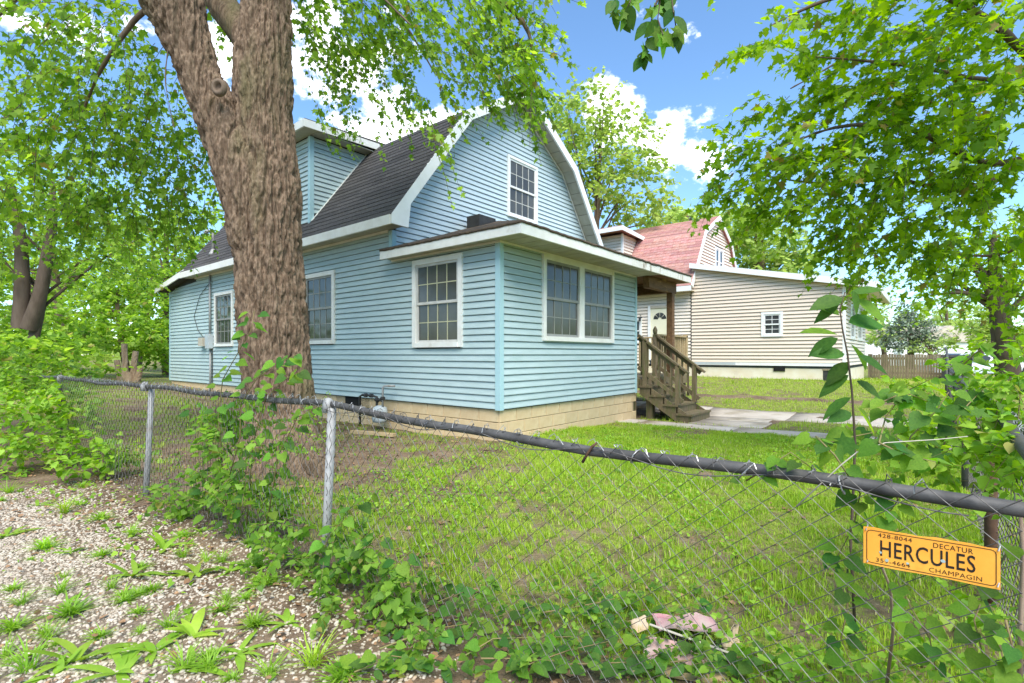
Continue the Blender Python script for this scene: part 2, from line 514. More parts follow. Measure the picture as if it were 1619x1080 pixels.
gme = np_mesh('ground', np.stack([GX.ravel(), GY.ravel(), GZ.ravel()], 1), [FQ], {'lawn': LW.ravel(), 'lane': GRV.ravel()}, True)

def ground_mat():
    m = bpy.data.materials.new('soil_and_turf')
    m.use_nodes = True
    N, L = m.node_tree.nodes, m.node_tree.links
    p = N['Principled BSDF']
    p.inputs['Roughness'].default_value = .95
    p.inputs['Specular IOR Level'].default_value = .15
    tcn = N.new('ShaderNodeTexCoord')
    def noise(sc, d=6):
        n = N.new('ShaderNodeTexNoise'); n.inputs['Scale'].default_value = sc; n.inputs['Detail'].default_value = d
        n.inputs['Roughness'].default_value = .65
        L.new(tcn.outputs['Object'], n.inputs['Vector']); return n.outputs['Fac']
    def rmp(s, a, b):
        r = N.new('ShaderNodeMapRange'); r.inputs['From Min'].default_value = a; r.inputs['From Max'].default_value = b
        L.new(s, r.inputs['Value']); return r.outputs[0]
    def mix(f, a, b):
        x = N.new('ShaderNodeMix'); x.data_type = 'RGBA'
        L.new(f, x.inputs['Factor'])
        for i, c in ((6, a), (7, b)):
            if isinstance(c, tuple): x.inputs[i].default_value = c + (1,)
            else: L.new(c, x.inputs[i])
        return x.outputs[2]
    def att(n):
        a = N.new('ShaderNodeAttribute'); a.attribute_name = n; return a.outputs['Fac']
    soil = mix(rmp(noise(2.2), .35, .65), (.10, .066, .04), (.24, .17, .112))
    soil = mix(rmp(noise(26), .52, .7), soil, (.29, .22, .15))
    soil = mix(rmp(noise(60), .58, .7), soil, (.075, .05, .03))
    turf = mix(rmp(noise(14), .4, .62), (.15, .155, .045), (.27, .335, .05))
    col = mix(att('lawn'), soil, turf)
    vo = N.new('ShaderNodeTexVoronoi'); vo.inputs['Scale'].default_value = 55
    L.new(tcn.outputs['Object'], vo.inputs['Vector'])
    grav = mix(rmp(noise(4), .3, .7), (.28, .215, .155), (.38, .31, .235))
    grav = mix(vo.outputs['Distance'], grav, (.15, .11, .075))
    col = mix(att('lane'), col, grav)
    L.new(col, p.inputs['Base Color'])
    b = N.new('ShaderNodeBump'); b.inputs['Distance'].default_value = .03; b.inputs['Strength'].default_value = 1
    L.new(noise(30, 8), b.inputs['Height']); L.new(b.outputs[0], p.inputs['Normal'])
    return m
ground = obj('ground', gme, ground_mat())
tag(ground, kind='structure')

# concrete driveway ribbons and the walk at the foot of the steps, slab by slab
def slab(parent, x0, x1, y0, y1, lift=.012, cut=0):
    nx_, ny_ = 5, max(3, int((y1 - y0) / .35))
    xs, ys = np.linspace(x0, x1, nx_), np.linspace(y0, y1, ny_)
    X, Y = np.meshgrid(xs, ys)
    j = (vnoise(X * 5, Y * 5, 0, 3) - .5) * .09
    edge = np.zeros_like(X); edge[:, 0] = 1; edge[:, -1] = -1
    X = X + edge * j
    Z = gh(X, Y) + lift
    n = X.size
    V = np.concatenate([np.stack([X.ravel(), Y.ravel(), Z.ravel()], 1), np.stack([X.ravel(), Y.ravel(), Z.ravel() - .12], 1)])
    I = np.arange(n).reshape(ny_, nx_)
    q = [np.stack([I[:-1, :-1].ravel(), I[:-1, 1:].ravel(), I[1:, 1:].ravel(), I[1:, :-1].ravel()], 1)]
    for a in (I[0, :], I[-1, ::-1], I[::-1, 0], I[:, -1]):
        q.append(np.stack([a[:-1], a[:-1] + n, a[1:] + n, a[1:]], 1))
    return obj('slab', np_mesh('slab', V, q), M['concrete'], parent)
for (x0, x1), nm in zip(DRIVES[:2], ('driveway', 'driveway')):
    d = thing(nm, None, None)
    tag(d, kind='structure')
    y = -8.8
    while y < 8:
        L_ = random.uniform(1.7, 2.5)
        slab(d, x0, x1, y, min(y + L_, 8.5) - .02, random.uniform(.005, .02))
        y += L_
d = thing('path', None, None); tag(d, kind='structure')
for (a, b, c, e) in ((4.6, 5.6, -2.5, -1.15), (5.62, 6.08, -2.4, -1.1)):
    slab(d, a, b, c, e, random.uniform(.012, .02))
# the street beyond the far lawn
st = MB()
st.box(26, 33, -120, 120, .02, .14)
st_o = st.build('street', pmat('pale_asphalt', (.42, .41, .39), (.36, .35, .33), 2, .9)); tag(st_o, kind='structure')

# ------------------------------------------------------------------ building helpers
def left_map(x0):            # a wall that faces -x; s runs along y
    return lambda s, n, z: (x0 - n, s, z)
def front_map(y0):           # a wall that faces -y; s runs along x
    return lambda s, n, z: (s, y0 - n, z)

def siding(parent, mp, z0, z1, course, rng_, openings, m, lip=.02, name='siding_board', flip=False):
    k = 0
    z = z0
    while z < z1 - .01:
        zt = min(z + course, z1)
        b0, b1 = rng_(z + .001); t0, t1 = rng_(zt - .001)
        if b1 - b0 > .02:
            segs = [(b0, b1, t0, t1)]
            for (o0, o1, oz0, oz1) in openings:
                ov = min(zt, oz1) - max(z, oz0)
                if ov > .3 * (zt - z):
                    new = []
                    for (p0, p1, q0, q1) in segs:
                        if o0 >= max(p1, q1) or o1 <= min(p0, q0):
                            new.append((p0, p1, q0, q1)); continue
                        if o0 > p0: new.append((p0, o0, q0, o0))
                        if o1 < p1: new.append((o1, p1, o1, q1))
                    segs = new
            cut_ = []
            for (p0, p1, q0, q1) in segs:
                if p1 - p0 > 3.2:
                    j = p0 + (p1 - p0) * (.25 + .5 * float(vnoise(k // 2 * 5.3, p0 * 2.7 + z0, 0, 14)))
                    cut_ += [(p0, j - .001, q0, j - .001), (j + .001, p1, j + .001, q1)]
                else: cut_.append((p0, p1, q0, q1))
            segs = cut_
            for (p0, p1, q0, q1) in segs:
                if p1 - p0 < .03: continue
                dz = (vnoise(k * 3.1, p0, 0, 4) - .5) * .003
                g_ = course * .085               # gap baring dark sheathing, in place of the next lip's shadow
                P = [mp(p0, -.012, z), mp(p1, -.012, z), mp(p1, lip, z + dz), mp(p0, lip, z + dz),
                     mp(q0, -.012, zt - g_), mp(q1, -.012, zt - g_), mp(q1, .001, zt - g_), mp(q0, .001, zt - g_)]
                # a lapped board: thick drooping lower lip, thin upper edge
                lipz = z + dz + .012
                P2 = [mp(p0, lip, lipz), mp(p1, lip, lipz)]
                b = MB(); b.add(P + P2, [(0, 1, 2, 3), (3, 2, 9, 8), (8, 9, 6, 7), (7, 6, 5, 4), (0, 3, 8, 7, 4), (1, 5, 6, 9, 2), (0, 4, 5, 1)])
                b.build(name, m, parent)
        z += course; k += 1

def window(parent, mp, s0, s1, z0, z1, mats=('white', 'sash', 'glass', 'muntin'), trim=.085, cols=4, rows=2, label=None, sashes=2, proud=.05, units=1, gaps=.1):
    """double-hung window with casing, sashes, panes and muntins"""
    C_, S_, G_, U_ = (M[k] for k in mats)
    def bx(mb, a0, a1, n0, n1, c0, c1):
        P = [mp(a, n, c) for c in (c0, c1) for (a, n) in ((a0, n0), (a1, n0), (a1, n1), (a0, n1))]
        mb.add(P, [(0, 3, 2, 1), (4, 5, 6, 7), (0, 1, 5, 4), (1, 2, 6, 5), (2, 3, 7, 6), (3, 0, 4, 7)])
        return mb
    cas = MB()
    bx(cas, s0, s0 + trim, -.02, proud, z0, z1)
    bx(cas, s1 - trim, s1, -.02, proud, z0, z1)
    bx(cas, s0 + trim, s1 - trim, -.02, proud - .003, z1 - trim, z1)
    bx(cas, s0 + trim, s1 - trim, -.02, proud + .012, z0, z0 + trim * .9)
    inner0, inner1 = s0 + trim, s1 - trim
    uw = (inner1 - inner0 - gaps * (units - 1)) / units
    for k in range(units - 1):
        a = inner0 + (k + 1) * uw + k * gaps
        bx(cas, a, a + gaps, -.02, proud - .006, z0 + trim * .9, z1 - trim)
    w = cas.build('window', C_, parent)
    if label: w['label'] = label
    bk = MB(); bx(bk, inner0, inner1, -.04, -.02, z0 + trim * .9, z1 - trim); bk.build('room_shade_backing', M['dark'], w)  # black box added behind the panes, the room's darkness as colour
    for k in range(units):
        a0 = inner0 + k * (uw + gaps); a1 = a0 + uw
        zz0, zz1 = z0 + trim * .9, z1 - trim
        zm = (zz0 + zz1) / 2
        for (c0, c1, n0) in ((zm - .02, zz1, .012), (zz0, zm + .02, -.002)) if sashes == 2 else ((zz0, zz1, .0),):
            fw = .045
            fr_ = MB()
            bx(fr_, a0 + .004, a0 + fw, n0 - .012, n0 + .018, c0, c1)
            bx(fr_, a1 - fw, a1 - .004, n0 - .012, n0 + .018, c0, c1)
            bx(fr_, a0 + fw, a1 - fw, n0 - .012, n0 + .016, c0, c0 + fw)
            bx(fr_, a0 + fw, a1 - fw, n0 - .012, n0 + .016, c1 - fw, c1)
            fr_.build('sash', S_, w)
            g0, g1, h0, h1 = a0 + fw, a1 - fw, c0 + fw, c1 - fw
            mw = .016
            for i in range(cols):
                for j in range(rows):
                    p0 = g0 + (g1 - g0) * i / cols; p1 = g0 + (g1 - g0) * (i + 1) / cols
                    q0 = h0 + (h1 - h0) * j / rows; q1 = h0 + (h1 - h0) * (j + 1) / rows
                    e = random.uniform(-.0022, .0022); e2 = random.uniform(-.003, .003)
                    pn = MB(); n1 = n0 + .001
                    P = [mp(p0, n1 - .004, q0), mp(p1, n1 - .004, q0), mp(p1, n1 - .004, q1), mp(p0, n1 - .004, q1),
                         mp(p0, n1 - e, q0), mp(p1, n1 + e, q0), mp(p1, n1 + e + e2, q1), mp(p0, n1 - e + e2, q1)]
                    pn.add(P, [(0, 3, 2, 1), (4, 5, 6, 7), (0, 1, 5, 4), (1, 2, 6, 5), (2, 3, 7, 6), (3, 0, 4, 7)])
                    pn.build('pane', G_, w)
            for i in range(1, cols):
                a = g0 + (g1 - g0) * i / cols
                bx(MB(), a - mw / 2, a + mw / 2, n0 - .002, n0 + .008, h0, h1).build('muntin', U_, w)
            for j in range(1, rows):
                c = h0 + (h1 - h0) * j / rows
                bx(MB(), g0, g1, n0 - .002, n0 + .0065, c - mw / 2, c + mw / 2).build('muntin', U_, w)
    return w

def shingles(parent, o, du, dv, nu, nv, m, expo=.14, wid=.9, skip=None):
    """o: lower corner; du: unit vector along the eave; dv: unit vector up the slope; three-tab strips, one object each"""
    o, du, dv = Vector(o), Vector(du), Vector(dv)
    nn = du.cross(dv).normalized()
    if nn.z < 0: nn = -nn
    mats = Matrix((du, dv, nn)).transposed().to_4x4()
    cache = {}
    def strip_mesh(w):
        key = round(w, 3)
        if key in cache: return cache[key]
        b = MB(); tabs = max(1, round(w / .3)); tw = w / tabs
        for t in range(tabs):
            a0, a1 = t * tw + .006, (t + 1) * tw - .006
            b.add([(a0, 0, .004), (a1, 0, .004), (a1, expo * .9, .002), (a0, expo * .9, .002), (a0, 0, .015), (a1, 0, .015), (a1, expo * 1.02, .006), (a0, expo * 1.02, .006)],
                  [(4, 5, 6, 7), (0, 1, 5, 4), (1, 2, 6, 5), (3, 0, 4, 7)])
        b.add([(0, expo * .9, .0), (w, expo * .9, 0), (w, expo * 1.25, .0), (0, expo * 1.25, .0), (0, expo * .9, .006), (w, expo * .9, .006), (w, expo * 1.25, .003), (0, expo * 1.25, .003)],
              [(4, 5, 6, 7), (0, 1, 5, 4)])
        cache[key] = b.mesh('shingle'); cache[key].materials.append(m)
        return cache[key]
    rows = int(nv / expo)
    for r in range(rows):
        a = -((r * .3 + .12) % wid)
        while a < nu:
            s0, s1 = max(a, 0), min(a + wid, nu)
            if s1 - s0 > .12 and not (skip and skip(s0, s1, r * expo)):
                ob = bpy.data.objects.new('shingle', strip_mesh(s1 - s0))
                COL.objects.link(ob)
                ob.parent = parent
                mm = mats.copy(); mm.translation = o + du * s0 + dv * (r * expo) + nn * random.uniform(0, .002)
                ob.matrix_local = mm
            a += wid

# ------------------------------------------------------------------ blue house
BH = thing('gambrel_house', 'blue vinyl-sided gambrel house with charcoal shingle roof and enclosed front porch', 'house')
COURSE = .1035
ZF = .552                                     # lower edge of the siding
LW_ = left_map(0.)
win_left = [(.76, 1.97, 1.50, 3.0), (4.43, 5.63, 1.60, 3.11), (9.29, 10.48, 1.60, 3.08)]
def lw_range(z):
    if z < 3.08: return (.07, 14.08)
    if z < 3.40: return (2.64, 14.08)
    if z < 3.50: return (2.64, 14.08 - (z - 3.40) * 9)
    return (2.64, 11.85)
wl = MB()
wl.box(.02, .14, .02, 2.57, ZF - .02, 3.1).box(.02, .14, 2.5701, 14.06, ZF - .02, 3.66)
wall = wl.build('wall', M['sheath'], BH)
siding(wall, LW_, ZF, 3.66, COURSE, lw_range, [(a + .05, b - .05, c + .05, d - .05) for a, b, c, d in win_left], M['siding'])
window(BH, LW_, *win_left[0], mats=('white', 'sash', 'glass_warm', 'muntin_cream'), label='side porch window with cream muntins')
window(BH, LW_, *win_left[1], mats=('white', 'sash_dark', 'glass', 'muntin'))
window(BH, LW_, *win_left[2], mats=('white', 'sash_dark', 'glass', 'muntin'), trim=.075)
# porch front
FW_ = front_map(0.)
win_front = (1.06, 3.50, 1.61, 3.06)
wl = MB(); wl.box(.02, 4.54, .02, .14, ZF - .02, 3.1)
wall = wl.build('wall', M['sheath'], BH)
siding(wall, FW_, ZF, 3.09, COURSE, lambda z: (.07, 4.50), [(win_front[0] + .05, win_front[1] - .05, win_front[2] + .05, win_front[3] - .05)], M['siding'])
window(BH, FW_, *win_front, mats=('white', 'sash_dark', 'glass_warm', 'muntin'), units=2, gaps=.16, label='double window with screens in white casing')
# corner posts
for (mb, x0, x1, y0, y1, z0, z1) in ((0, -.024, .07, -.024, .07, ZF - .015, 3.085), (0, 4.50, 4.58, -.024, .05, ZF - .01, 3.085), (0, -.022, .05, 14.05, 14.13, ZF, 3.44), (0, -.026, .07, 2.55, 2.65, 3.09, 3.64)):
    MB().box(x0, x1, y0, y1, z0, z1).build('corner_trim', M['trim_blue'], BH)
# rest of the shell (sides the camera does not face)
b = MB(); b.box(4.46, 4.56, .14, 2.5, ZF, 3.1)
b.build('wall', M['siding'], BH)
b = MB(); b.box(6.97, 7.07, 2.68, 14.0, ZF, 3.66); b.build('wall', M['siding'], BH)
b = MB(); b.box(.15, 6.96, 13.95, 14.05, ZF, 3.4); b.build('wall', M['siding'], BH)

# gambrel profile
GXE, GZE, GXB, GZB, GXP, GZP = -.35, 3.785, 1.51, 6.25, 3.537, 7.50
prof = [(GXE, GZE), (GXB, GZB), (GXP, GZP), (2 * GXP - GXB, GZB), (2 * GXP - GXE, GZE)]
Y0R, Y1R = 2.15, 12.15
YG = 2.57
def gam_range(z, inset=.0):
    def xl(z):
        if z <= GZB: return GXE + (z - GZE) / (GZB - GZE) * (GXB - GXE)
        return GXB + (z - GZB) / (GZP - GZB) * (GXP - GXB)
    a = max(0.07, xl(z + .12) + inset)
    return (a, 2 * GXP - a)
gw = MB(); gw.prism([(.02, YG + .02, 3.1), (7.05, YG + .02, 3.1), (7.05, YG + .02, 4.1), (5.5, YG + .02, 6.1), (3.537, YG + .02, 7.3), (1.57, YG + .02, 6.1), (.02, YG + .02, 4.1)], (0, .1, 0))
wall = gw.build('wall', M['sheath'], BH)
win_g = (3.23, 4.38, 4.58, 6.0)
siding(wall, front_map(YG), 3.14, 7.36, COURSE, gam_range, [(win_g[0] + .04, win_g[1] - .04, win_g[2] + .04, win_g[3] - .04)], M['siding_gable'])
window(BH, front_map(YG), *win_g, mats=('white_clean', 'white_clean', 'glass_warm', 'sash'), trim=.065, label='attic window high in the gable')
# roof slabs
for i in range(4):
    (xa, za), (xb, zb) = prof[i], prof[i + 1]
    dx, dz = xb - xa, zb - za
    L_ = math.hypot(dx, dz); nx_, nz_ = -dz / L_, dx / L_
    t = .09
    b = MB(); b.prism([(xa, Y0R + .02, za), (xb, Y0R + .02, zb), (xb - nx_ * t, Y0R + .02, zb - nz_ * t), (xa - nx_ * t, Y0R + .02, za - nz_ * t)], (0, Y1R - Y0R - .02, 0))
    rf = b.build('roof', M['roof_dark'], BH)
    if i == 0:
        dv = Vector((dx, 0, dz)).normalized()
        slope_roof = rf
        shingles(rf, (xa, Y0R - .01, za), (0, 1, 0), dv, Y1R - Y0R, L_, M['shingle_dark'], .14,
                 skip=lambda s0, s1, v: (Y0R + s0 > 5.5 and Y0R + s1 < 8.45 and v > .75))
# rake boards at the front and their soffits
def rake(pts, y0, y1, w, m, parent, n=0):
    b = MB()
    for (xa, za), (xb, zb) in zip(pts[:-1], pts[1:]):
        pass
    return b
out, inn = [], []
W_RK = .19
def offs(pf, w):
    res = []
    for i, p in enumerate(pf):
        ns = []
        for j in (i - 1, i):
            if 0 <= j < len(pf) - 1:
                dx, dz = pf[j + 1][0] - pf[j][0], pf[j + 1][1] - pf[j][1]
                l = math.hypot(dx, dz); ns.append((dz / l, -dx / l))
        if len(ns) == 2:
            mx, mz = ns[0][0] + ns[1][0], ns[0][1] + ns[1][1]
            k = 2 / (mx * mx + mz * mz) if True else 1
            res.append((p[0] + mx * k * w, p[1] + mz * k * w))
        else:
            res.append((p[0] + ns[0][0] * w, p[1] + ns[0][1] * w))
    return res
pf_out = offs(prof, -.012)
pf_in = offs(prof, W_RK)
for i in range(4):
    q = [pf_out[i], pf_out[i + 1], pf_in[i + 1], pf_in[i]]
    if i == 0: q = [(GXE, GZE + .01), pf_out[1], pf_in[1], (.06, 4.05), (.01, 3.62), (GXE, 3.63)]
    if i == 3:
        q = [pf_out[3], (2 * GXP - GXE, GZE + .01), (2 * GXP - GXE, 3.63), (2 * GXP - .01, 3.62), (2 * GXP - .06, 4.05), pf_in[3]]
    b = MB(); b.prism([(x, Y0R - .02 - .001 * (i % 2), z) for x, z in q], (0, .045, 0))
    b.build('rake_board', M['white_clean'], BH)
    # soffit behind the rake board
    so = offs(prof, .10)
    if i in (0, 3):
        e = .36
    (xa, za), (xb, zb) = so[i], so[i + 1]
    n_ = max(2, int(math.hypot(xb - xa, zb - za) / .3))
    for k in range(n_):
        x0, z0_ = xa + (xb - xa) * (k + .02) / n_, za + (zb - za) * (k + .02) / n_
        x1, z1_ = xa + (xb - xa) * (k + .98) / n_, za + (zb - za) * (k + .98) / n_
        if min(z0_, z1_) < 3.7: continue
        s_ = offs([(x0, z0_), (x1, z1_)], .015)
        b = MB(); b.prism([(x0, Y0R + .026, z0_), (x1, Y0R + .026, z1_), (s_[1][0], Y0R + .026, s_[1][1]), (s_[0][0], Y0R + .026, s_[0][1])], (0, YG - Y0R - .03, 0))
        b.build('soffit_panel', M['soffit'], BH)
    (xa, za), (xb, zb) = offs(prof, .125)[i], offs(prof, .125)[i + 1]
    s_ = offs([(xa, za), (xb, zb)], .04)
    b = MB(); b.prism([(xa, YG - .05, za), (xb, YG - .05, zb), (s_[1][0], YG - .05, s_[1][1]), (s_[0][0], YG - .05, s_[0][1])], (0, .02, 0))
    b.build('soffit_molding', M['white'], BH)
# eave fascia and soffit along the long side
MB().box(GXE - .012, GXE + .03, Y0R + .03, Y1R, 3.625, 3.792).build('fascia', M['white'], BH)
y = Y0R + .05
while y < Y1R - .1:
    MB().box(GXE + .032, -.002, y, y + .285, 3.655, 3.67).build('soffit_panel', M['soffit'], BH)
    y += .305
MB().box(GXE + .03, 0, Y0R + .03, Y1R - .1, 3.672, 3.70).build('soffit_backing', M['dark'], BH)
MB().box(-.045, -.022, 2.66, 11.9, 3.61, 3.652).build('soffit_molding', M['white'], BH)
# rear lean-to roof
b = MB(); b.prism([(-.3, 11.95, 3.86), (-.3, 14.45, 3.50), (-.3, 14.45, 3.40), (-.3, 11.95, 3.76)], (7.7, 0, 0)); b.build('lean_to_roof', M['roof_dark'], BH)
b = MB(); b.prism([(-.33, 11.95, 3.87), (-.33, 14.48, 3.51), (-.33, 14.48, 3.36), (-.33, 11.95, 3.70)], (.03, 0, 0)); b.build('rake_board', M['white'], BH)

# dormer
YD0, YD1, ZD = 5.42, 8.5, 6.12
def roof_x(z): return GXE + (z - GZE) / (GZB - GZE) * (GXB - GXE)
b = MB(); b.box(.02, .12, YD0 + .02, YD1, 4.1, ZD); wall = b.build('dormer_wall', M['sheath'], BH)
siding(wall, left_map(0.), 4.26, ZD, COURSE, lambda z: (YD0 + .06, YD1), [], M['siding'])
b = MB(); b.prism([(.02, YD0 + .02, 4.1), (1.45, YD0 + .02, ZD), (.02, YD0 + .02, ZD)], (0, .08, 0)); wall = b.build('dormer_wall', M['sheath'], BH)
siding(wall, front_map(YD0), 4.26, ZD, COURSE, lambda z: (.06, max(.06, roof_x(z) - .02)), [], M['siding'])
MB().box(-.024, .07, YD0 - .024, YD0 + .07, 4.2, ZD).build('corner_trim', M['trim_blue'], BH)
b = MB(); b.bar((roof_x(4.24) + .02, YD0 - .03, 4.27), (roof_x(6.1), YD0 - .03, 6.12), .03, .06, (0, 1, 0)); b.build('flashing', M['white'], BH)
b = MB(); b.prism([(-.32, YD0 - .33, 6.24), (1.9, YD0 - .33, 6.36), (1.9, YD0 - .33, 6.42), (-.32, YD0 - .33, 6.31)], (0, YD1 - YD0 + .6, 0)); b.build('dormer_roof', M['roof_dark'], BH)
MB().box(-.34, -.30, YD0 - .30, YD1 + .3, 6.13, 6.29).build('fascia', M['white'], BH)
b = MB(); b.prism([(-.34, YD0 - .345, 6.13), (1.52, YD0 - .345, 6.20), (1.60, YD0 - .345, 6.35), (-.34, YD0 - .345, 6.29)], (0, .035, 0)); b.build('fascia', M['white'], BH)
for k in range(6):
    MB().box(-.295 + k * .3, -.295 + k * .3 + .29, YD0 - .308, YD0 - .003, 6.135, 6.15).build('soffit_panel', M['soffit'], BH)
k = YD0
while k < YD1:
    MB().box(-.298, -.003, k, k + .29, 6.135, 6.15).build('soffit_panel', M['soffit'], BH); k += .3

# porch roof: low hip against the gable
PX0, PX1, PY0, PZ, PIT = -.27, 6.17, -.62, 3.23, .36
apx = (PX0 + PX1) / 2
apz = PZ + PIT * (YG - PY0)
RP = {'a': (PX0 - .02, PY0 - .02, PZ), 'b': (PX1 + .02, PY0 - .02, PZ), 'c': (PX1 + .02, YG, PZ), 'd': (PX0 - .02, YG, PZ), 'p': (apx - .03, YG, apz), 'q': (apx + .03, YG, apz)}
def hip_mesh():
    # gridded so the old roofing can sag and carry litter
    n = 40
    V, Q = [], []
    xs = np.linspace(PX0 - .02, PX1 + .02, 90); ys = np.linspace(PY0 - .02, YG, 44)
    X, Y = np.meshgrid(xs, ys)
    Z = PZ + PIT * np.minimum(np.minimum(X - PX0, Y - PY0), PX1 - X)
    Z = Z + .02 * (fbm(X * 3, Y * 3, 0, 3, 77)) + .012 * vnoise(X * 14, Y * 14, 0, 8)
    n_ = X.size
    V = np.concatenate([np.stack([X.ravel(), Y.ravel(), Z.ravel()], 1), np.stack([X.ravel(), Y.ravel(), np.minimum(Z.ravel() - .04, PZ + 2)], 1)])
    I = np.arange(n_).reshape(X.shape)
    q = [np.stack([I[:-1, :-1].ravel(), I[:-1, 1:].ravel(), I[1:, 1:].ravel(), I[1:, :-1].ravel()], 1)]
    for a in (I[0, :], I[-1, ::-1], I[::-1, 0], I[:, -1]):
        q.append(np.stack([a[:-1], a[:-1] + n_, a[1:] + n_, a[1:]], 1))
    q.append(np.stack([I[:-1, :-1].ravel() + n_, I[1:, :-1].ravel() + n_, I[1:, 1:].ravel() + n_, I[:-1, 1:].ravel() + n_], 1))
    return np_mesh('porch_roof', V, q)
pr = obj('porch_roof', hip_mesh(), M['roof_porch'], BH)
MB().box(1.75, 2.25, 2.05, 2.4, 3.98, 4.22).build('roof_vent', M['black_metal'], pr)
MB().box(PX0 - .01, PX0 + .03, PY0, YG - .0, PZ - .165, PZ - .005).build('fascia', M['white'], BH)
MB().box(PX0 - .012, 3.1, PY0 - .01, PY0 + .03, PZ - .168, PZ - .004).build('fascia', M['white'], BH)
MB().box(3.102, PX1 + .01, PY0 - .012, PY0 + .03, PZ - .168, PZ - .004).build('fascia', M['fascia_worn'], BH)
MB().box(PX1 - .03, PX1 + .012, PY0 + .03, YG, PZ - .165, PZ - .005).build('fascia', M['fascia_worn'], BH)
k = PX0 + .035
while k < PX1 - .1:
    MB().box(k, min(k + .285, PX1 - .03), PY0 + .032, -.002, PZ - .145, PZ - .132).build('soffit_panel', M['soffit'] if k < 4.4 else M['wood_brown'], BH); k += .305
k = .0
while k < YG - .1:
    MB().box(PX0 + .032, -.003, k, min(k + .285, YG - .01), PZ - .145, PZ - .132).build('soffit_panel', M['soffit'], BH); k += .305
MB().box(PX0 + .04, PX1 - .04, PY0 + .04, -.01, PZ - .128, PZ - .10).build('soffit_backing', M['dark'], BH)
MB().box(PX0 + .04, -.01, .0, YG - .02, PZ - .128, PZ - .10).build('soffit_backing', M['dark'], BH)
MB().box(-.045, 4.5, -.05, -.024, 3.055, 3.083).build('soffit_molding', M['white'], BH)
MB().box(-.05, -.026, -.02, 2.55, 3.055, 3.083).build('soffit_molding', M['white'], BH)
# ceiling of the open porch, header beam and post
MB().box(4.6, PX1 - .05, .02, YG - .02, 3.10, 3.14).build('porch_ceiling', M['wood_brown'], BH)
MB().box(4.585, PX1 - .06, -.30, -.16, 2.83, 3.075).build('beam', M['wood_brown'], BH)
MB().box(5.98, PX1 - .07, -.15, YG - .1, 2.85, 3.07).build('beam', M['wood_brown'], BH)
MB().box(5.86, 6.0, -.30, -.16, .86, 2.83).build('post', M['wood_brown'], BH)

# foundation, block by block
fd = MB(); fd.box(.035, .2, .05, 14.0, -.25, ZF - .005).box(.035, 4.52, .035, .2, -.25, ZF - .005)
fnd = fd.build('foundation', M['mortar'], BH)
def blockmesh(l, h):
    b = MB(); e = .006
    b.add([(0, 0, 0), (l, 0, 0), (l, 0, h), (0, 0, h), (e, -.014, e), (l - e, -.014, e), (l - e, -.014, h - e), (e, -.014, h - e)],
          [(4, 5, 6, 7), (0, 1, 5, 4), (1, 2, 6, 5), (2, 3, 7, 6), (3, 0, 4, 7)])
    me = b.mesh('block'); me.materials.append(M['block']); return me
bm_full, bm_half = blockmesh(.392, .192), blockmesh(.192, .192)
for r, zr in enumerate((.35, .15, -.05)):
    x = .03 + (.0 if r % 2 == 0 else -.2)
    while x < 4.5:
        if x < 0: o = obj('block', bm_half, None, fnd, (x + .2, .034, zr))
        elif x + .4 > 4.54: o = obj('block', bm_half, None, fnd, (x, .034, zr))
        else: o = obj('block', bm_full, None, fnd, (x, .034, zr))
        x += .4
    y = .05 + (.0 if r % 2 == 0 else -.2)
    while y < 13.8:
        if not (3.3 < y < 4.1 and r == 0):
            m_, yy = (bm_half, y + .2) if y < 0 else (bm_full, y)
            L_ = .192 if y < 0 else .392
            obj('block', m_, None, fnd, (.034, yy + L_, zr), (0, 0, -math.pi / 2))
        y += .4
MB().box(.02, .05, 3.3, 4.12, .34, .55).build('crawl_opening_shade', M['dark'], BH)  # black panel, the open crawl space's shade put in as colour

# steps
SX0, SX1 = 4.75, 5.87
stp = thing('stairs', None, None); stp.parent = BH
treads = [(-.02 - .25, .0, .69), (-.57, -.25, .50), (-.86, -.55, .315), (-1.16, -.84, .135)]
for (y0, y1, zt) in treads:
    MB().box(SX0 - .03, SX1 + .03, y0 - .02, y1, zt - .04, zt).build('tread', M['wood_green'], stp)
    MB().box(SX0, SX1, y0, y0 + .025, zt - .215, zt - .042).build('riser', M['wood_green'], stp)
for sx in (SX0, SX1 - .04):
    b = MB(); b.prism([(sx, .0, .84), (sx, -.27, .65), (sx, -.27, .645), (sx, -.56, .455), (sx, -.85, .27), (sx, -1.14, .09), (sx, -1.14, -.12), (sx, -.95, -.12), (sx, -.3, .3), (sx, .0, .5)], (.04, 0, 0))
    b.build('stringer', M['wood_green'], stp)
for px in (SX0 + .12, SX1 - .25):
    MB().box(px, px + .13, -.25, -.1, -.15, .45).build('post', M['wood_green'], stp)
dk = thing('deck', None, None); dk.parent = BH
y = .02
while y < 2.45:
    MB().box(4.6, 7.75, y, y + .135, .83, .87).build('plank', M['wood'], dk); y += .142
MB().box(4.62, 7.74, .02, .06, .63, .828).build('joist', M['wood_green'], dk)
for px in (4.66, 6.2, 7.62):
    MB().box(px, px + .1, .08, .18, -.1, .828).build('post', M['wood_green'], dk)
rl = thing('railing', None, None); rl.parent = BH
def hand(y0, z0, y1, z1, x):
    MB().bar((x, y0, z0), (x, y1, z1), .09, .04).build('handrail', M['wood_green'], rl)
    MB().bar((x + .03, y0, z0 - .07), (x + .03, y1 + .1, z1 - .02), .035, .09).build('handrail', M['wood_green'], rl)
    MB().bar((x, y0, z0 - .72), (x, y1 + .12, z1 - .60), .035, .08).build('handrail', M['wood_green'], rl)
hand(.04, 1.815, -1.09, .985, SX0 + .02)
hand(.04, 1.835, -1.09, .985, SX1 - .12)
def rail_z(y): return 1.82 + (y - .04) * (1.82 - .985) / 1.13
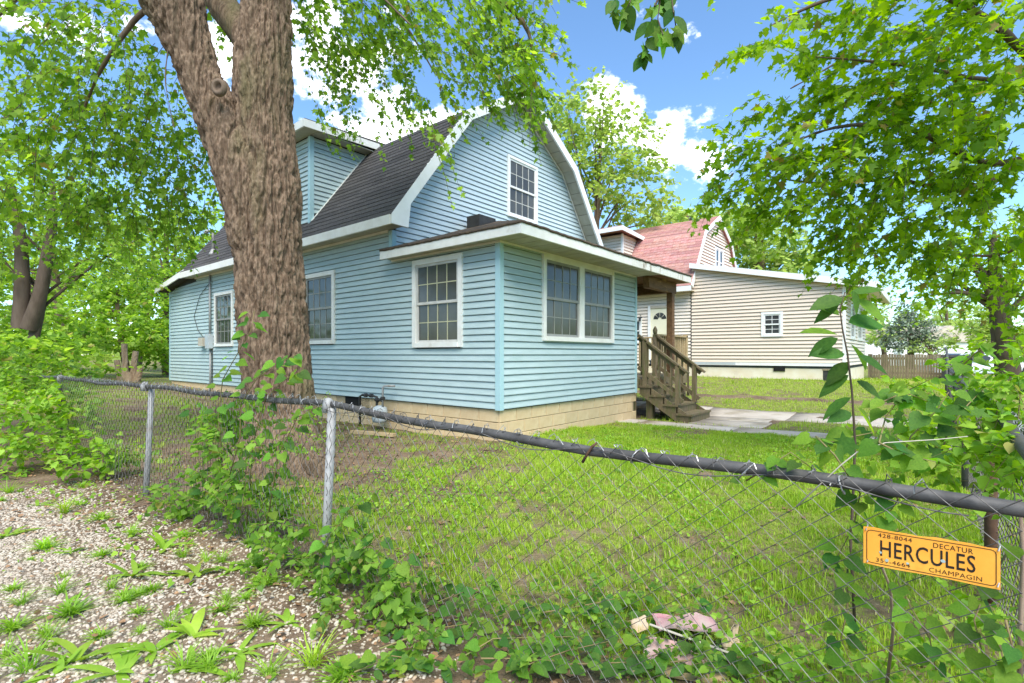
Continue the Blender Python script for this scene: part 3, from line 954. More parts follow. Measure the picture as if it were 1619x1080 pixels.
for x, ys in ((SX0 + .02, (-.12, -.86)), (SX1 - .12, (-.86, -1.0))):
    for y in ys[:2] if x < 5 else ys[:1]:
        MB().box(x - .045, x + .045, y - .045, y + .045, {True: .68, False: .31}[y > -.3], rail_z(y) - .02).build('post', M['wood_green'], rl)
for x in (SX0 + .02, SX1 - .12):
    for k in range(7):
        y = -.02 - k * .135
        MB().box(x + .03, x + .065, y - .018, y + .018, rail_z(y) - .86 + .02 * (k % 2), rail_z(y) - .03).build('baluster', M['wood_green'], rl)
# newel with turned finial and level deck railing
b = MB(); b.box(SX1 - .165, SX1 - .075, .03, .12, .87, 1.86); b.build('newel', M['wood'], rl)
b = MB(); b.lathe([(.02, 1.86), (.045, 1.875), (.05, 1.92), (.055, 1.95), (.04, 2.0), (.012, 2.05)], (SX1 - .12, .075, 0), 10); b.build('finial', M['wood'], rl, True)
MB().box(SX1 - .07, 7.74, .03, .14, 1.83, 1.87).build('handrail', M['wood_tan'], rl)
MB().box(SX1 - .07, 7.74, .06, .10, 1.0, 1.07).build('handrail', M['wood_tan'], rl)
x = SX1 + .06
while x < 7.6:
    MB().box(x, x + .036, .065, .1, 1.07, 1.83).build('baluster', M['wood_tan'], rl); x += .125
MB().box(7.65, 7.74, .03, .13, .87, 1.9).build('post', M['wood_tan'], rl)
b = MB()
for q in (.06, .10): pass
MB().box(7.66, 7.73, .14, 2.4, 1.83, 1.87).build('handrail', M['wood_tan'], rl)
y = .25
while y < 2.3:
    MB().box(7.68, 7.715, y, y + .036, 1.0, 1.83).build('baluster', M['wood_tan'], rl); y += .125

# services on the long wall: conduit mast, meter, boxes
yc = 10.72
b = MB(); b.tube([(-.06, yc, 1.72), (-.06, yc, 3.62)], .028, 10); cd = b.build('conduit', M['galv'], BH, True)
b = MB(); b.tube([(-.05, yc, .25), (-.05, yc, 1.56)], .026, 10); b.build('conduit', M['galv'], BH, True)
b = MB(); b.tube([(.02, yc, 3.95), (.02, yc, 4.78), (-.02, yc + .02, 4.86), (-.12, yc + .05, 4.85), (-.16, yc + .06, 4.78)], [.035, .035, .045, .05, .05], 10); b.build('service_mast', M['galv'], BH, True)
b = MB(); b.lathe([(.12, 4.18), (.10, 4.24), (.05, 4.34), (.04, 4.36)], (.02, yc, 0), 12); b.build('mast_boot', M['galv'], BH, True)
b = MB(); b.box(-.14, -.024, yc - .12, yc + .14, 1.55, 1.95); mb_ = b.build('meter_box', M['grey_box'], BH)
b = MB(); b.box(-.15, -.024, yc + .3, yc + .62, 1.62, 1.86); b.build('junction_box', M['tan_box'], BH)
b = MB(); b.tube([(-.035, yc + .1, 3.4), (-.035, yc + .8, 3.1), (-.035, yc + 1.25, 2.5), (-.035, yc + .95, 2.1), (-.04, yc + .4, 1.8)], .008, 5); b.build('cable', M['black_metal'], BH)
b = MB(); b.tube([(-.035, yc + .14, 3.5), (-.035, yc + .13, 1.95)], .009, 5); b.build('cable', M['black_metal'], BH)
b = MB(); b.tube([(-.035, yc - .1, 1.55), (-.035, yc - .1, .4)], .012, 5); b.build('cable', M['black_metal'], BH)
# gas meter and its pipes by the porch
gm = thing('gas_meter', 'grey gas meter with dark iron pipes beside the blue house foundation', 'gas meter', (-.22, 2.65, gz(-.22, 2.65)))
gm.scale = (.8, .85, .82)
b = MB(); b.lathe([(.02, .16), (.15, .18), (.17, .24), (.17, .42), (.14, .50), (.06, .54)], (0, 0, 0), 16); b.build('body', M['grey_box'], gm, True)
b = MB(); b.tube([(-.165, -.0, .42), (-.19, 0, .42)], .055, 14); dl = b.build('dial', M['grey_box'], gm)
b = MB(); b.tube([(-.19, 0, .42), (-.198, 0, .42)], .042, 14); b.build('dial_glass', M['white_clean'], dl)
b = MB(); b.tube([(0, .1, .5), (0, .1, .72), (0, .3, .74), (0, .62, .74), (0, .72, .70), (0, .72, .0)], .028, 8); b.build('inlet_pipe', M['black_metal'], gm, True)
b = MB(); b.tube([(0, -.1, .5), (0, -.1, .93), (.02, -.13, .97), (.10, -.38, .98)], .024, 8); b.build('outlet_pipe', M['galv'], gm, True)
for (yy, zz) in ((.3, .74), (.1, .66), (-.1, .7), (.5, .74)):
    b = MB(); b.tube([(0, yy - .04, zz), (0, yy + .04, zz)], .045, 8); b.build('valve', M['black_metal'], gm)
b = MB(); b.tube([(0, .08, .62), (0, .0, .67), (0, -.1, .64)], .03, 8); b.build('regulator', M['black_metal'], gm, True)
# ------------------------------------------------------------------ beige house next door
RH = thing('gambrel_house', 'beige vinyl-sided gambrel house with red shingle roof and long lean-to', 'house')
RX = 13.7
RB = 2.1                                     # plane of its gable
SZ0, SZ1 = 4.66, 3.62                        # height of the lean-to wall at the gable / at the street end
SY = -2.84
RCOURSE = .127
ZRF = 1.01
def rl_range(z):
    if z <= SZ1: return (SY + .05, RB)
    y = SY + (z - SZ1) / (SZ0 - SZ1) * (RB - SY)
    return (max(SY + .05, y), RB)
b = MB(); b.prism([(RX + .02, SY + .02, ZRF - .1), (RX + .02, RB, ZRF - .1), (RX + .02, RB, SZ0 - .02), (RX + .02, SY + .02, SZ1 - .02)], (.1, 0, 0))
wall = b.build('wall', M['sheath'], RH)
rw = (-1.12, -.14, 2.02, 2.92)
# window position measured on the wall
def rwall_y(u):
    k = (u - CX) / F
    # solve the point of the wall plane x = RX under pixel column u
    lo, hi = -20., 20.
    for _ in range(60):
        y = (lo + hi) / 2
        X = -.185 + CT * RX - ST * y; Y = 7.7 + ST * RX + CT * y
        if X / Y > k: lo = y
        else: hi = y
    return y
y1_, y0_ = rwall_y(1204), rwall_y(1238)
rw = (y0_, y1_, 2.0, 2.86)
siding(wall, left_map(RX), ZRF + .09, SZ0, RCOURSE, rl_range, [(rw[0] + .05, rw[1] - .05, rw[2] + .05, rw[3] - .05)], M['beige'], lip=.036)
window(RH, left_map(RX), *rw, mats=('white_clean', 'white_clean', 'glass', 'white_clean'), trim=.08, cols=2, rows=2)
MB().box(RX - .03, RX + .05, SY - .03, SY + .06, ZRF, SZ1).build('corner_trim', M['white_clean'], RH)
MB().box(RX - .03, RX + .0, SY + .061, RB + .1, ZRF - .02, ZRF + .1).build('skirt_board', M['white_clean'], RH)
b = MB(); b.box(RX - .034, RX - .031, RB - 1.6, RB - .1, ZRF + .0, ZRF + .09); b.build('torn_skirt_patch', M['grey_box'], RH)
# street front of the lean-to
FWm = front_map(SY)
b = MB(); b.box(RX + .02, 20.0, SY + .02, SY + .1, ZRF - .1, SZ1); wall = b.build('wall', M['sheath'], RH)
fw_ = [(14.9, 16.2, 1.9, 3.3), (17.0, 18.6, 1.9, 3.3)]
siding(wall, FWm, ZRF, SZ1 - .05, RCOURSE, lambda z: (RX + .06, 20.0), [(a + .05, b_ - .05, c + .05, d - .05) for a, b_, c, d in fw_], M['beige_pale'], lip=.036)
for w_ in fw_:
    window(RH, FWm, *w_, mats=('white_clean', 'white_clean', 'glass', 'white_clean'), cols=2, rows=2)
# foundation of the lean-to
b = MB(); b.box(RX + .03, 20, SY + .03, 13, .0, ZRF - .02); fnd = b.build('foundation', M['beige_found'], RH)
yv = rwall_y(1233)
b = MB(); b.box(RX - .0, RX + .04, rwall_y(1241), rwall_y(1223), .80, .96); vent = b.build('foundation_vent', M['dark'], fnd)
for k in range(4):
    z = .83 + k * .033
    b = MB(); b.box(RX - .012, RX - .001, rwall_y(1241), rwall_y(1223), z, z + .012); b.build('louver', M['black_metal'], vent)
# lean-to roof with white rake fascia and overhanging street eave
sl = (SZ0 - SZ1) / (RB - SY)
def sz(y): return SZ1 + (y - SY) * sl
ye = SY - .85
b = MB(); b.prism([(RX - .2, RB + .02, sz(RB) + .17), (RX - .2, ye, sz(ye) + .17), (RX - .2, ye, sz(ye) + .10), (RX - .2, RB + .02, sz(RB) + .1)], (6.7, 0, 0)); b.build('lean_to_roof', M['roof_red'], RH)
b = MB(); b.prism([(RX - .23, RB + .02, sz(RB) + .19), (RX - .23, ye - .02, sz(ye) + .19), (RX - .23, ye - .02, sz(ye) - .02), (RX - .23, RB + .02, sz(RB) + .0)], (.03, 0, 0)); b.build('rake_board', M['white_clean'], RH)
b = MB(); b.prism([(RX - .2, RB, sz(RB) + .03), (RX - .2, ye, sz(ye) + .01), (RX - .2, ye, sz(ye) - .01), (RX - .2, RB, sz(RB) + .01)], (6.6, 0, 0)); b.build('soffit', M['beige_pale'], RH)
MB().box(RX - .2, 20.3, ye - .04, ye - .005, sz(ye) - .03, sz(ye) + .18).build('fascia', M['white_clean'], RH)
# main block: long wall, gable, gambrel roof
MZE, MXE, MXB, MZB, MXP, MZP = 3.98, 13.3, 14.86, 6.34, 16.62, 7.27
b = MB(); b.box(RX + .03, RX + .12, RB + .1, 12, ZRF - .1, 3.85); wall = b.build('wall', M['sheath'], RH)
dy1, dy0 = rwall_y(1029), rwall_y(1058)
wy1, wy0 = rwall_y(1003), rwall_y(1015)
siding(wall, left_map(RX + .03), ZRF, 3.8, RCOURSE, lambda z: (RB + .05, 12), [(dy0 - .06, dy1 + .06, ZRF, 3.3), (wy0, wy0 + 1.0, 1.85, 2.85)], M['beige_pale'], lip=.036)
window(RH, left_map(RX + .03), wy0, wy0 + 1.0, 1.83, 2.87, mats=('white_clean', 'white_clean', 'glass', 'glass'), cols=1, rows=1)
b = MB(); b.box(RX - .005, RX + .06, dy0, dy1, 1.2, 3.22); dr = b.build('door', M['door'], RH)
b = MB(); b.box(RX - .04, RX + .05, dy0 - .11, dy0 - .005, 1.15, 3.33); b.build('door_casing', M['white_clean'], dr)
b = MB(); b.box(RX - .04, RX + .05, dy1 + .005, dy1 + .11, 1.15, 3.33); b.build('door_casing', M['white_clean'], dr)
b = MB(); b.box(RX - .04, RX + .05, dy0, dy1, 3.225, 3.33); b.build('door_casing', M['tan_box'], dr)
dcy = (dy0 + dy1) / 2
for k in range(4):
    a0, a1 = math.pi * (k + .06) / 4, math.pi * (k + .94) / 4
    P = []
    for (r, a) in ((.08, a0), (.27, a0), (.27, (a0 + a1) / 2), (.27, a1), (.08, a1)):
        P.append((RX - .012, dcy + r * math.cos(a), 2.78 + r * math.sin(a)))
    MB().prism(P, (.008, 0, 0)).build('pane', M['glass'], dr)
b = MB(); b.lathe([(.02, -.02), (.045, 0), (.05, .09), (.06, .1), (.01, .16)], (RX - .12, dy1 + .42, 2.75), 8); lm = b.build('porch_lamp', M['black_metal'], RH)
b = MB(); b.tube([(RX, dy1 + .42, 2.98), (RX - .1, dy1 + .42, 2.97), (RX - .12, dy1 + .42, 2.9)], .012, 6); b.build('bracket', M['black_metal'], lm)
def mg_range(z):
    def xl(z):
        if z <= MZB: return MXE + (z - MZE) / (MZB - MZE) * (MXB - MXE)
        return MXB + (z - MZB) / (MZP - MZB) * (MXP - MXB)
    a = max(RX, xl(z + .1) + .06)
    return (a, 2 * MXP - a)
b = MB(); b.prism([(RX + .02, RB + .02, ZRF), (2 * MXP - RX, RB + .02, ZRF), (2 * MXP - RX, RB + .02, 4.4), (18.35, RB + .02, 6.2), (MXP, RB + .02, 7.1), (14.9, RB + .02, 6.2), (RX + .02, RB + .02, 4.4)], (0, .07, 0))
wall = b.build('wall', M['sheath'], RH)
gw_ = (16.35, 17.45, 4.75, 5.95)
siding(wall, front_map(RB), 4.5, 7.15, RCOURSE, mg_range, [(gw_[0] + .04, gw_[1] - .04, gw_[2], gw_[3])], M['beige_pale'], lip=.036)
window(RH, front_map(RB), *gw_, mats=('white_clean', 'white_clean', 'glass', 'white_clean'), cols=1, rows=1, units=2, gaps=.12, label='twin attic window in pale gable')
mprof = [(MXE, MZE), (MXB, MZB), (MXP, MZP), (2 * MXP - MXB, MZB), (2 * MXP - MXE, MZE)]
MY0, MY1 = RB - .12, 11.6
for i in range(4):
    (xa, za), (xb, zb) = mprof[i], mprof[i + 1]
    dx, dz = xb - xa, zb - za
    L_ = math.hypot(dx, dz); nx_, nz_ = -dz / L_, dx / L_
    b = MB(); b.prism([(xa, MY0, za), (xb, MY0, zb), (xb - nx_ * .08, MY0, zb - nz_ * .08), (xa - nx_ * .08, MY0, za - nz_ * .08)], (0, MY1 - MY0, 0))
    rf = b.build('roof', M['roof_red'], RH)
    if i < 2:
        shingles(rf, (xa, MY0 - .01, za), (0, 1, 0), Vector((dx, 0, dz)).normalized(), 8.2, L_, M['shingle_red'], .15, .92)
    po, pi = offs(mprof, -.01), offs(mprof, .15)
    b = MB(); b.prism([(po[i][0], MY0 - .035, po[i][1]), (po[i + 1][0], MY0 - .035, po[i + 1][1]), (pi[i + 1][0], MY0 - .035, pi[i + 1][1]), (pi[i][0], MY0 - .035, pi[i][1])], (0, .035, 0))
    b.build('rake_board', M['white_clean'], RH)
MB().box(MXE - .03, MXE + .01, MY0, MY1, 3.78, 3.97).build('fascia', M['white_clean'], RH)
MB().box(MXE + .01, RX, MY0, MY1, 3.79, 3.82).build('soffit', M['beige_pale'], RH)
# its shed dormer
DY0 = rwall_y(984) + .15
DX = 13.55
def mroof_x(z): return MXE + (z - MZE) / (MZB - MZE) * (MXB - MXE)
dz0 = MZE + (DX - MXE) / (MXB - MXE) * (MZB - MZE)
ZD2 = 6.40
# column of the dormer corner
for _ in range(3): pass
def plane_y(u, x):
    k = (u - CX) / F
    lo, hi = -20., 30.
    for _ in range(60):
        y = (lo + hi) / 2
        X = -.185 + CT * x - ST * y; Y = 7.7 + ST * x + CT * y
        if X / Y > k: lo = y
        else: hi = y
    return y
DY0 = plane_y(984, DX)
b = MB(); b.box(DX + .02, DX + .1, DY0 + .02, DY0 + 4.5, dz0 - .1, ZD2); wall = b.build('dormer_wall', M['sheath'], RH)
siding(wall, left_map(DX), dz0, ZD2, RCOURSE, lambda z: (DY0 + .05, DY0 + 4.5), [], M['beige_pale'], lip=.036)
b = MB(); b.prism([(DX + .02, DY0 + .02, dz0 - .1), (14.85, DY0 + .02, ZD2), (DX + .02, DY0 + .02, ZD2)], (0, .06, 0)); wall = b.build('dormer_wall', M['sheath'], RH)
siding(wall, front_map(DY0), dz0, ZD2, RCOURSE, lambda z: (DX + .05, max(DX + .05, min(mroof_x(z), 14.8) - .02)), [], M['beige_pale'], lip=.036)
MB().box(DX - .03, DX + .06, DY0 - .03, DY0 + .06, dz0 - .05, ZD2).build('corner_trim', M['white_clean'], RH)
b = MB(); b.prism([(DX - .6, DY0 - .3, 6.53), (15.1, DY0 - .3, 6.42), (15.1, DY0 - .3, 6.48), (DX - .6, DY0 - .3, 6.6)], (0, 5, 0)); b.build('dormer_roof', M['roof_red'], RH)
b = MB(); b.prism([(DX - .62, DY0 - .33, 6.40), (15.0, DY0 - .33, 6.30), (15.0, DY0 - .33, 6.46), (DX - .62, DY0 - .33, 6.58)], (0, .03, 0)); b.build('fascia', M['white_clean'], RH)
MB().box(DX - .62, DX - .59, DY0 - .3, DY0 + 4.7, 6.4, 6.57).build('fascia', M['white_clean'], RH)

# a black plastic bin at the corner of the lean-to
bx_, by_ = fr((1314 - CX) / F * 16.2, 16.2)
bz_ = gz(bx_, by_)
bn = thing('planter_box', 'small dark weathered box on the grass against the cream foundation', 'box', (bx_, by_, bz_ - .02))
MB().box(-.17, .17, -.2, .2, 0, .36).build('body', M['black_metal'], bn)
MB().box(-.19, .19, -.22, .22, .36, .41).build('rim', M['wood'], bn)

# ------------------------------------------------------------------ chain link fence
P3 = (-3.995, -5.28)
def rail_h(y):
    """height of the top rail: it sags and is bent down towards the corner"""
    t = (FY0 - y)
    base = np.interp(y, [-5.4, -3.9, -3.1, -2.15, -.9, .895, 2.3, 3.95, 5.5], [.985, 1.0, 1.025, 1.075, 1.065, 1.075, 1.06, 1.07, 1.06])
    return float(base)
CF = thing('chain_link_fence', 'low sagging chain-link fence with grey top rail running past the big maple', 'fence', (FX0, FY0, 0))
def loc(p): return Vector(p) - Vector((FX0, FY0, 0))
ys = np.arange(-5.28, 5.2, .22)
pts = [loc((float(fence_x(y)) + .012 * math.sin(y * 2.3), y, rail_h(y) + .006 * math.sin(y * 5.1))) for y in ys]
b = MB(); b.tube(pts, .0205, 12); b.build('top_rail', M['rail'], CF, True)
def post(parent, bot, top, r, m, off):
    b = MB(); b.tube([Vector(bot) - off - Vector((0, 0, .3)), Vector(top) - off], r, 12); o = b.build('post', m, parent, True); return o
off = Vector((FX0, FY0, 0))
pb, ptp = at(510, 915, 3.15), at(525, 640, 3.13)
p_a = post(CF, (pb.x, pb.y, 0), (ptp.x, ptp.y, rail_h(ptp.y) - .02), .026, M['galv'], off)
pb, ptp = at(228, 785, 4.985), at(240, 614, 4.985)
p_b = post(CF, (pb.x, pb.y, 0), (ptp.x, ptp.y, rail_h(ptp.y) - .02), .026, M['galv'], off)
post(CF, (float(fence_x(3.95)), 3.95, 0), (float(fence_x(3.95)), 3.95, 1.05), .026, M['rail'], off)
post(CF, (P3[0] + .02, P3[1] + .0, 0), (P3[0] + .02, P3[1], 1.1), .034, M['rust'], off)
for y in (-2.16, .9, 3.95):
    t = Vector((float(fence_x(y)), y, rail_h(y)))
    b = MB(); b.lathe([(.034, -.05), (.034, .0), (.03, .02), (.02, .035), (.004, .04)], t - off, 10); b.build('post_cap', M['galv'], CF, True)
# woven wires: each one a zig-zag wire of its own
PW = .046
def wire_mesh(h, ph, seed):
    r = random.Random(seed)
    n = int(h / .04)
    P = []
    for i in range(n + 1):
        s = (i + ph) % 2
        P.append((.006 * (1 if s else -1), s * PW * 1.04, -h + i * (h / n)))
    # knuckle bent over at the top
    e_ = r.choice((-1, 1)); y_ = P[-1][1]
    P.append((r.uniform(-.004, .01), y_ + e_ * r.uniform(.002, .012), r.uniform(.008, .026)))
    P.append((-r.uniform(.002, .016), P[-1][1] + e_ * r.uniform(.0, .02), r.uniform(-.004, .02)))
    P.append((-r.uniform(.006, .018), P[-1][1] + r.uniform(-.016, .016), P[-1][2] - r.uniform(.006, .03)))
    b = MB(); b.tube(P, .0018, 4, False)
    me = b.mesh('wire'); me.materials.append(M['wire']); me.materials.append(M['wire_bright'])
    for p_ in me.polygons:
        if p_.index >= 4 * n and seed % 3: p_.material_index = 1          # bright metal cut ends over the rail, highlights put into their colour
    return me
wms = [wire_mesh(1.06, k % 2, k) for k in range(14)]
y = -5.2
k = 0
while y < 3.9:
    h = rail_h(y) + .028
    o = obj('wire', wms[(k % 2) + 2 * ((k * 5 // 3) % 7)], None, CF, Vector((float(fence_x(y)) - .028 + .008 * math.sin(y * 3), y, h)) - off, (random.uniform(-.004, .004), random.uniform(-.006, .006), 0), (1, 1, (h + .0) / 1.06))
    y += PW; k += 1
# tie wires round the rail, and a twist of rusty wire
def ring(parent, c, r, m, tilt=0., wr=.0025, name='wire_tie'):
    P = []
    for k in range(11):
        t = 2 * math.pi * k / 9 + .6
        P.append(Vector(c) + Vector((r * math.cos(t), tilt * r * math.sin(t) + .0015 * k, r * math.sin(t) - .004)))
    P.append(P[-1] + Vector((-.02, .01, -.03)))
    b = MB(); b.tube(P, wr, 5, False); return b.build(name, m, parent, True)
for y in (-4.82, -4.55, -4.16, -3.62, -3.05, -2.5, -1.9, -1.2, -.4, .5, 1.4, 2.4):
    ring(CF, loc((float(fence_x(y)), y, rail_h(y))), .027, M['wire_bright'], random.uniform(-.8, .8))
b = MB(); yy = -3.98; c_ = loc((float(fence_x(yy)) - .03, yy, rail_h(yy)))
b.tube([c_ + Vector((0, .035, -.05)), c_ + Vector((0, .01, -.01)), c_ + Vector((.0, -.012, .02)), c_ + Vector((0, -.03, .035))], [.006, .005, .006, .004], 6); b.build('wire_tie', M['rust'], CF, True)
b = MB()
y = -5.1; P = []
while y < -2.0:
    P.append(loc((float(fence_x(y)) - .03, y, rail_h(y) + .0 + .022 * math.sin(y * 9) - .012))); y += .05
b.tube(P, .0022, 5); b.build('lacing_wire', M['wire'], CF, True)

# return fence towards the street house
RF = thing('chain_link_fence', 'overgrown return chain-link fence with rail running away at the picture edge', 'fence', (P3[0], P3[1], 0))
off2 = Vector((P3[0], P3[1], 0))
def rh2(x): return 1.06 + .01 * math.sin(x * 2)
b = MB(); b.tube([Vector((x, P3[1] + .01 * math.sin(x), rh2(x) + gz(x, P3[1]))) - off2 for x in np.arange(-3.99, 12.2, .3)], .024, 12); b.build('top_rail', M['rail'], RF, True)
for x in (-1.9, 1.1, 4.1, 7.1, 10.1):
    z_ = gz(x, P3[1])
    b = MB(); b.tube([Vector((x, P3[1], z_ - .3)) - off2, Vector((x, P3[1], z_ + rh2(x) - .01)) - off2], .03, 10); b.build('post', M['rust'] if x < 0 else M['rail'], RF, True)
k = 0; x = -3.9
while x < 7.5:
    h = rh2(x) + .03 + gz(x, P3[1])
    obj('wire', wms[(k % 2) + 2 * ((k * 5 // 3) % 7)], None, RF, Vector((x, P3[1] - .028, h)) - off2, (0, 0, -math.pi / 2 + .0)); x += PW; k += 1
ring(RF, Vector((-2.35, P3[1], rh2(-2.35))) - off2, .03, M['wire_bright'], .3)

# ------------------------------------------------------------------ the orange sign
M['orange'] = pmat('orange_sign_enamel', (.86, .33, .035), (.88, .42, .06), 6, .45, c3=(.72, .24, .03), s3=9, t3=(.58, .8))
M['ink'] = pmat('black_sign_ink', (.02, .016, .012), None, 1, .5)
M['chip'] = pmat('bare_chipped_metal', (.40, .50, .46), (.3, .36, .34), 30, .5)
ysg0, ysg1 = None, None
def fence_t(u):
    """y of the fence line under pixel column u"""
    k = (u - CX) / F
    lo, hi = -5.5, 6.
    for _ in range(60):
        y = (lo + hi) / 2
        x = float(fence_x(y)); X = -.185 + CT * x - ST * y; Y = 7.7 + ST * x + CT * y
        if X / Y > k: lo = y
        else: hi = y
    return y
ya, yb = fence_t(1368), fence_t(1579)
SWD, SHT = ya - yb, .104
sc_y = (ya + yb) / 2
sgn = thing('fence_sign', 'small orange metal sign reading HERCULES wired to the chain-link fence', 'sign', (float(fence_x(sc_y)) - .05, sc_y, .835))
ang = math.atan2(-1, -FXD)        # local +x of the sign runs towards -y, its face looks towards -x
sgn.rotation_euler = (0, 0, math.atan2(-1.0, .041))
n = 24
V, Q = [], []
def bend(sx): return .003 * math.sin(sx * 14) - .02 * (sx ** 2)
def edge_t(sx): return SHT / 2 + .0015 * math.sin(sx * 40) + .001 * math.sin(sx * 93)
def edge_b(sx): return -SHT / 2 + .001 * math.sin(sx * 33 + 1)
for i in range(n + 1):
    sx = -SWD / 2 + SWD * i / n
    for (yy, zz) in ((bend(sx), edge_b(sx)), (bend(sx), edge_t(sx)), (bend(sx) + .0015, edge_t(sx)), (bend(sx) + .0015, edge_b(sx))):
        V.append((sx, yy, zz))
for i in range(n):
    a = i * 4
    Q += [(a, a + 4, a + 5, a + 1), (a + 1, a + 5, a + 6, a + 2), (a + 2, a + 6, a + 7, a + 3), (a + 3, a + 7, a + 4, a)]
Q += [(0, 1, 2, 3), (4 * n + 3, 4 * n + 2, 4 * n + 1, 4 * n)]
b = MB(); b.add(V, Q); b.build('plate', M['orange'], sgn)
def text(body, cx, cz, w, h, bold=0.):
    cu = bpy.data.curves.new('lettering', 'FONT'); cu.body = body; cu.align_x = 'CENTER'; cu.align_y = 'CENTER'
    cu.resolution_u = 3; cu.offset = bold; cu.space_character = 1.08
    t = bpy.data.objects.new('lettering', cu); COL.objects.link(t)
    bpy.context.view_layer.update()
    me = bpy.data.meshes.new_from_object(t.evaluated_get(bpy.context.evaluated_depsgraph_get()))
    bpy.data.objects.remove(t)
    co = np.empty(len(me.vertices) * 3, np.float32); me.vertices.foreach_get('co', co); co = co.reshape(-1, 3)
    mn, mx = co.min(0), co.max(0)
    X = (co[:, 0] - (mn[0] + mx[0]) / 2) / (mx[0] - mn[0]) * w + cx
    Z = (co[:, 1] - (mn[1] + mx[1]) / 2) / (mx[1] - mn[1]) * h + cz
    Yv = .003 * np.sin(X * 14) - .02 * X ** 2 - .0008
    me.vertices.foreach_set('co', np.stack([X, Yv, Z], 1).astype(np.float32).ravel()); me.update()
    me.materials.clear(); me.materials.append(M['ink'])
    return obj('lettering', me, None, sgn)
W2 = SWD / 2
text('HERCULES', -.004, .0, SWD * .70, SHT * .43, .008)
text('428-8044', -W2 * .50, SHT * .345, SWD * .265, SHT * .11, 0.)
text('DECATUR', W2 * .36, SHT * .315, SWD * .28, SHT * .13, 0.)
text('359-4664', -W2 * .53, -SHT * .335, SWD * .265, SHT * .11, 0.)
text('CHAMPAGIN', W2 * .39, -SHT * .335, SWD * .37, SHT * .115, -.004)
# black border line with rounded corners
P = []
bw, bh, br = W2 * .945, SHT * .44, .01
for (cx2, cz2, a0) in ((bw - br, bh - br, 0), (-bw + br, bh - br, 90), (-bw + br, -bh + br, 180), (bw - br, -bh + br, 270)):
    for k in range(4):
        a = math.radians(a0 + k * 30)
        P.append((cx2 + br * math.cos(a), cz2 + br * math.sin(a)))
P2 = []
for i in range(len(P)):
    q0, q1 = P[i], P[(i + 1) % len(P)]
    m_ = max(1, int(math.hypot(q1[0] - q0[0], q1[1] - q0[1]) / .015))
    for k in range(m_): P2.append((q0[0] + (q1[0] - q0[0]) * k / m_, q0[1] + (q1[1] - q0[1]) * k / m_))
V, Q = [], []
for i, p in enumerate(P2):
    q, r_ = P2[(i + 1) % len(P2)], P2[i - 1]
    d = Vector((q[0] - r_[0], q[1] - r_[1])).normalized(); nrm = Vector((-d.y, d.x)) * .0009
    for s in (-1, 1):
        sx, szz = p[0] + nrm.x * s, p[1] + nrm.y * s
        V.append((sx, bend(sx) - .0008, szz))
m_ = len(P2)
Q = [(2 * i, 2 * i + 1, 2 * ((i + 1) % m_) + 1, 2 * ((i + 1) % m_)) for i in range(m_)]
b = MB(); b.add(V, Q); b.build('border_line', M['ink'], sgn)
for (cx2, cz2, r_) in ((W2 * .22, -.006, .006), (-W2 * .62, -SHT * .31, .0055), (-W2 * .30, -SHT * .28, .004), (-W2 * .72, -.012, .004)):
    pg = [(cx2 + r_ * random.uniform(.6, 1.1) * math.cos(t), cz2 + r_ * random.uniform(.6, 1.1) * math.sin(t)) for t in np.linspace(0, 2 * math.pi, 8)[:-1]]
    b = MB(); b.add([(x, bend(x) - .0012, z) for x, z in pg], [tuple(range(7))]); b.build('paint_chip', M['chip'], sgn)
for (sx, szz) in ((W2 * .97, SHT * .44), (W2 * .96, -SHT * .44), (-W2 * .96, SHT * .42), (-W2 * .94, -SHT * .45)):
    b = MB(); b.tube([(sx, bend(sx) - .004, szz), (sx + .004, .004, szz + .012), (sx + .002, .03, szz + .016)], .0018, 5); b.build('wire_tie', M['wire_bright'], sgn)

# ------------------------------------------------------------------ picket fence, bins, car, far house, beyond the beige house
def yground(x, y): return gz(x, y)
PF = thing('picket_fence', 'low weathered wooden picket fence standing beyond the beige house', 'fence', (20.5, -2.9, gz(20.5, -3)))
b = MB(); b.box(0, .035, -.082, -.004, 0, 1.04); pk = b.mesh('picket'); pk.materials.append(M['wood'])
y = 0.
k = 0
while y > -2.55:
    obj('picket', pk, None, PF, (random.uniform(-.004, .004), y, random.uniform(-.03, .01)), (0, random.uniform(-.01, .01), random.uniform(-.02, .02)), (1, 1, 1 + random.uniform(-.015, .02)))
    y -= .088; k += 1
for z in (.22, .82):
    MB().box(.036, .08, -2.58, .0, z, z + .09).build('rail', M['wood'], PF)
for yy in (-.05, -1.3, -2.56):
    MB().box(.085, .18, yy - .05, yy + .05, -.2, 1.05).build('post', M['wood'], PF)
# ------------------------------------------------------------------ foliage helpers
def nrm(a):
    return a / np.maximum(np.linalg.norm(a, axis=-1, keepdims=True), 1e-9)
# leaf outlines: x along the leaf, y across, z up; fans of triangles
def fan(outline, mid=(.38, 0., -.03), curl=.0, fold=.12):
    P = [(mid[0], mid[1], mid[2])]
    for x, y in outline:
        P.append((x, y, abs(y) * fold - curl * x * x))
    n = len(outline)
    T = [(0, 1 + i, 1 + (i + 1) % n) for i in range(n)]
    return np.array(P), np.array(T)
half = [(0, .03), (.10, .20), (.02, .42), (.28, .30), (.52, .52), (.54, .20), (.76, .13)]
L_MAPLE = fan([(-.03, 0)] + half + [(1, 0)] + [(x, -y) for x, y in half[::-1]], curl=.12)
half = [(.04, .16), (.20, .42), (.50, .28), (.58, .40), (.70, .12)]
L_MAPLE_LO = fan([(0, 0)] + half[1:4] + [(1, 0)] + [(x, -y) for x, y in half[1:4][::-1]], curl=.1)
half = [(-.10, .22), (.05, .40), (.30, .44), (.62, .27), (.85, .09)]
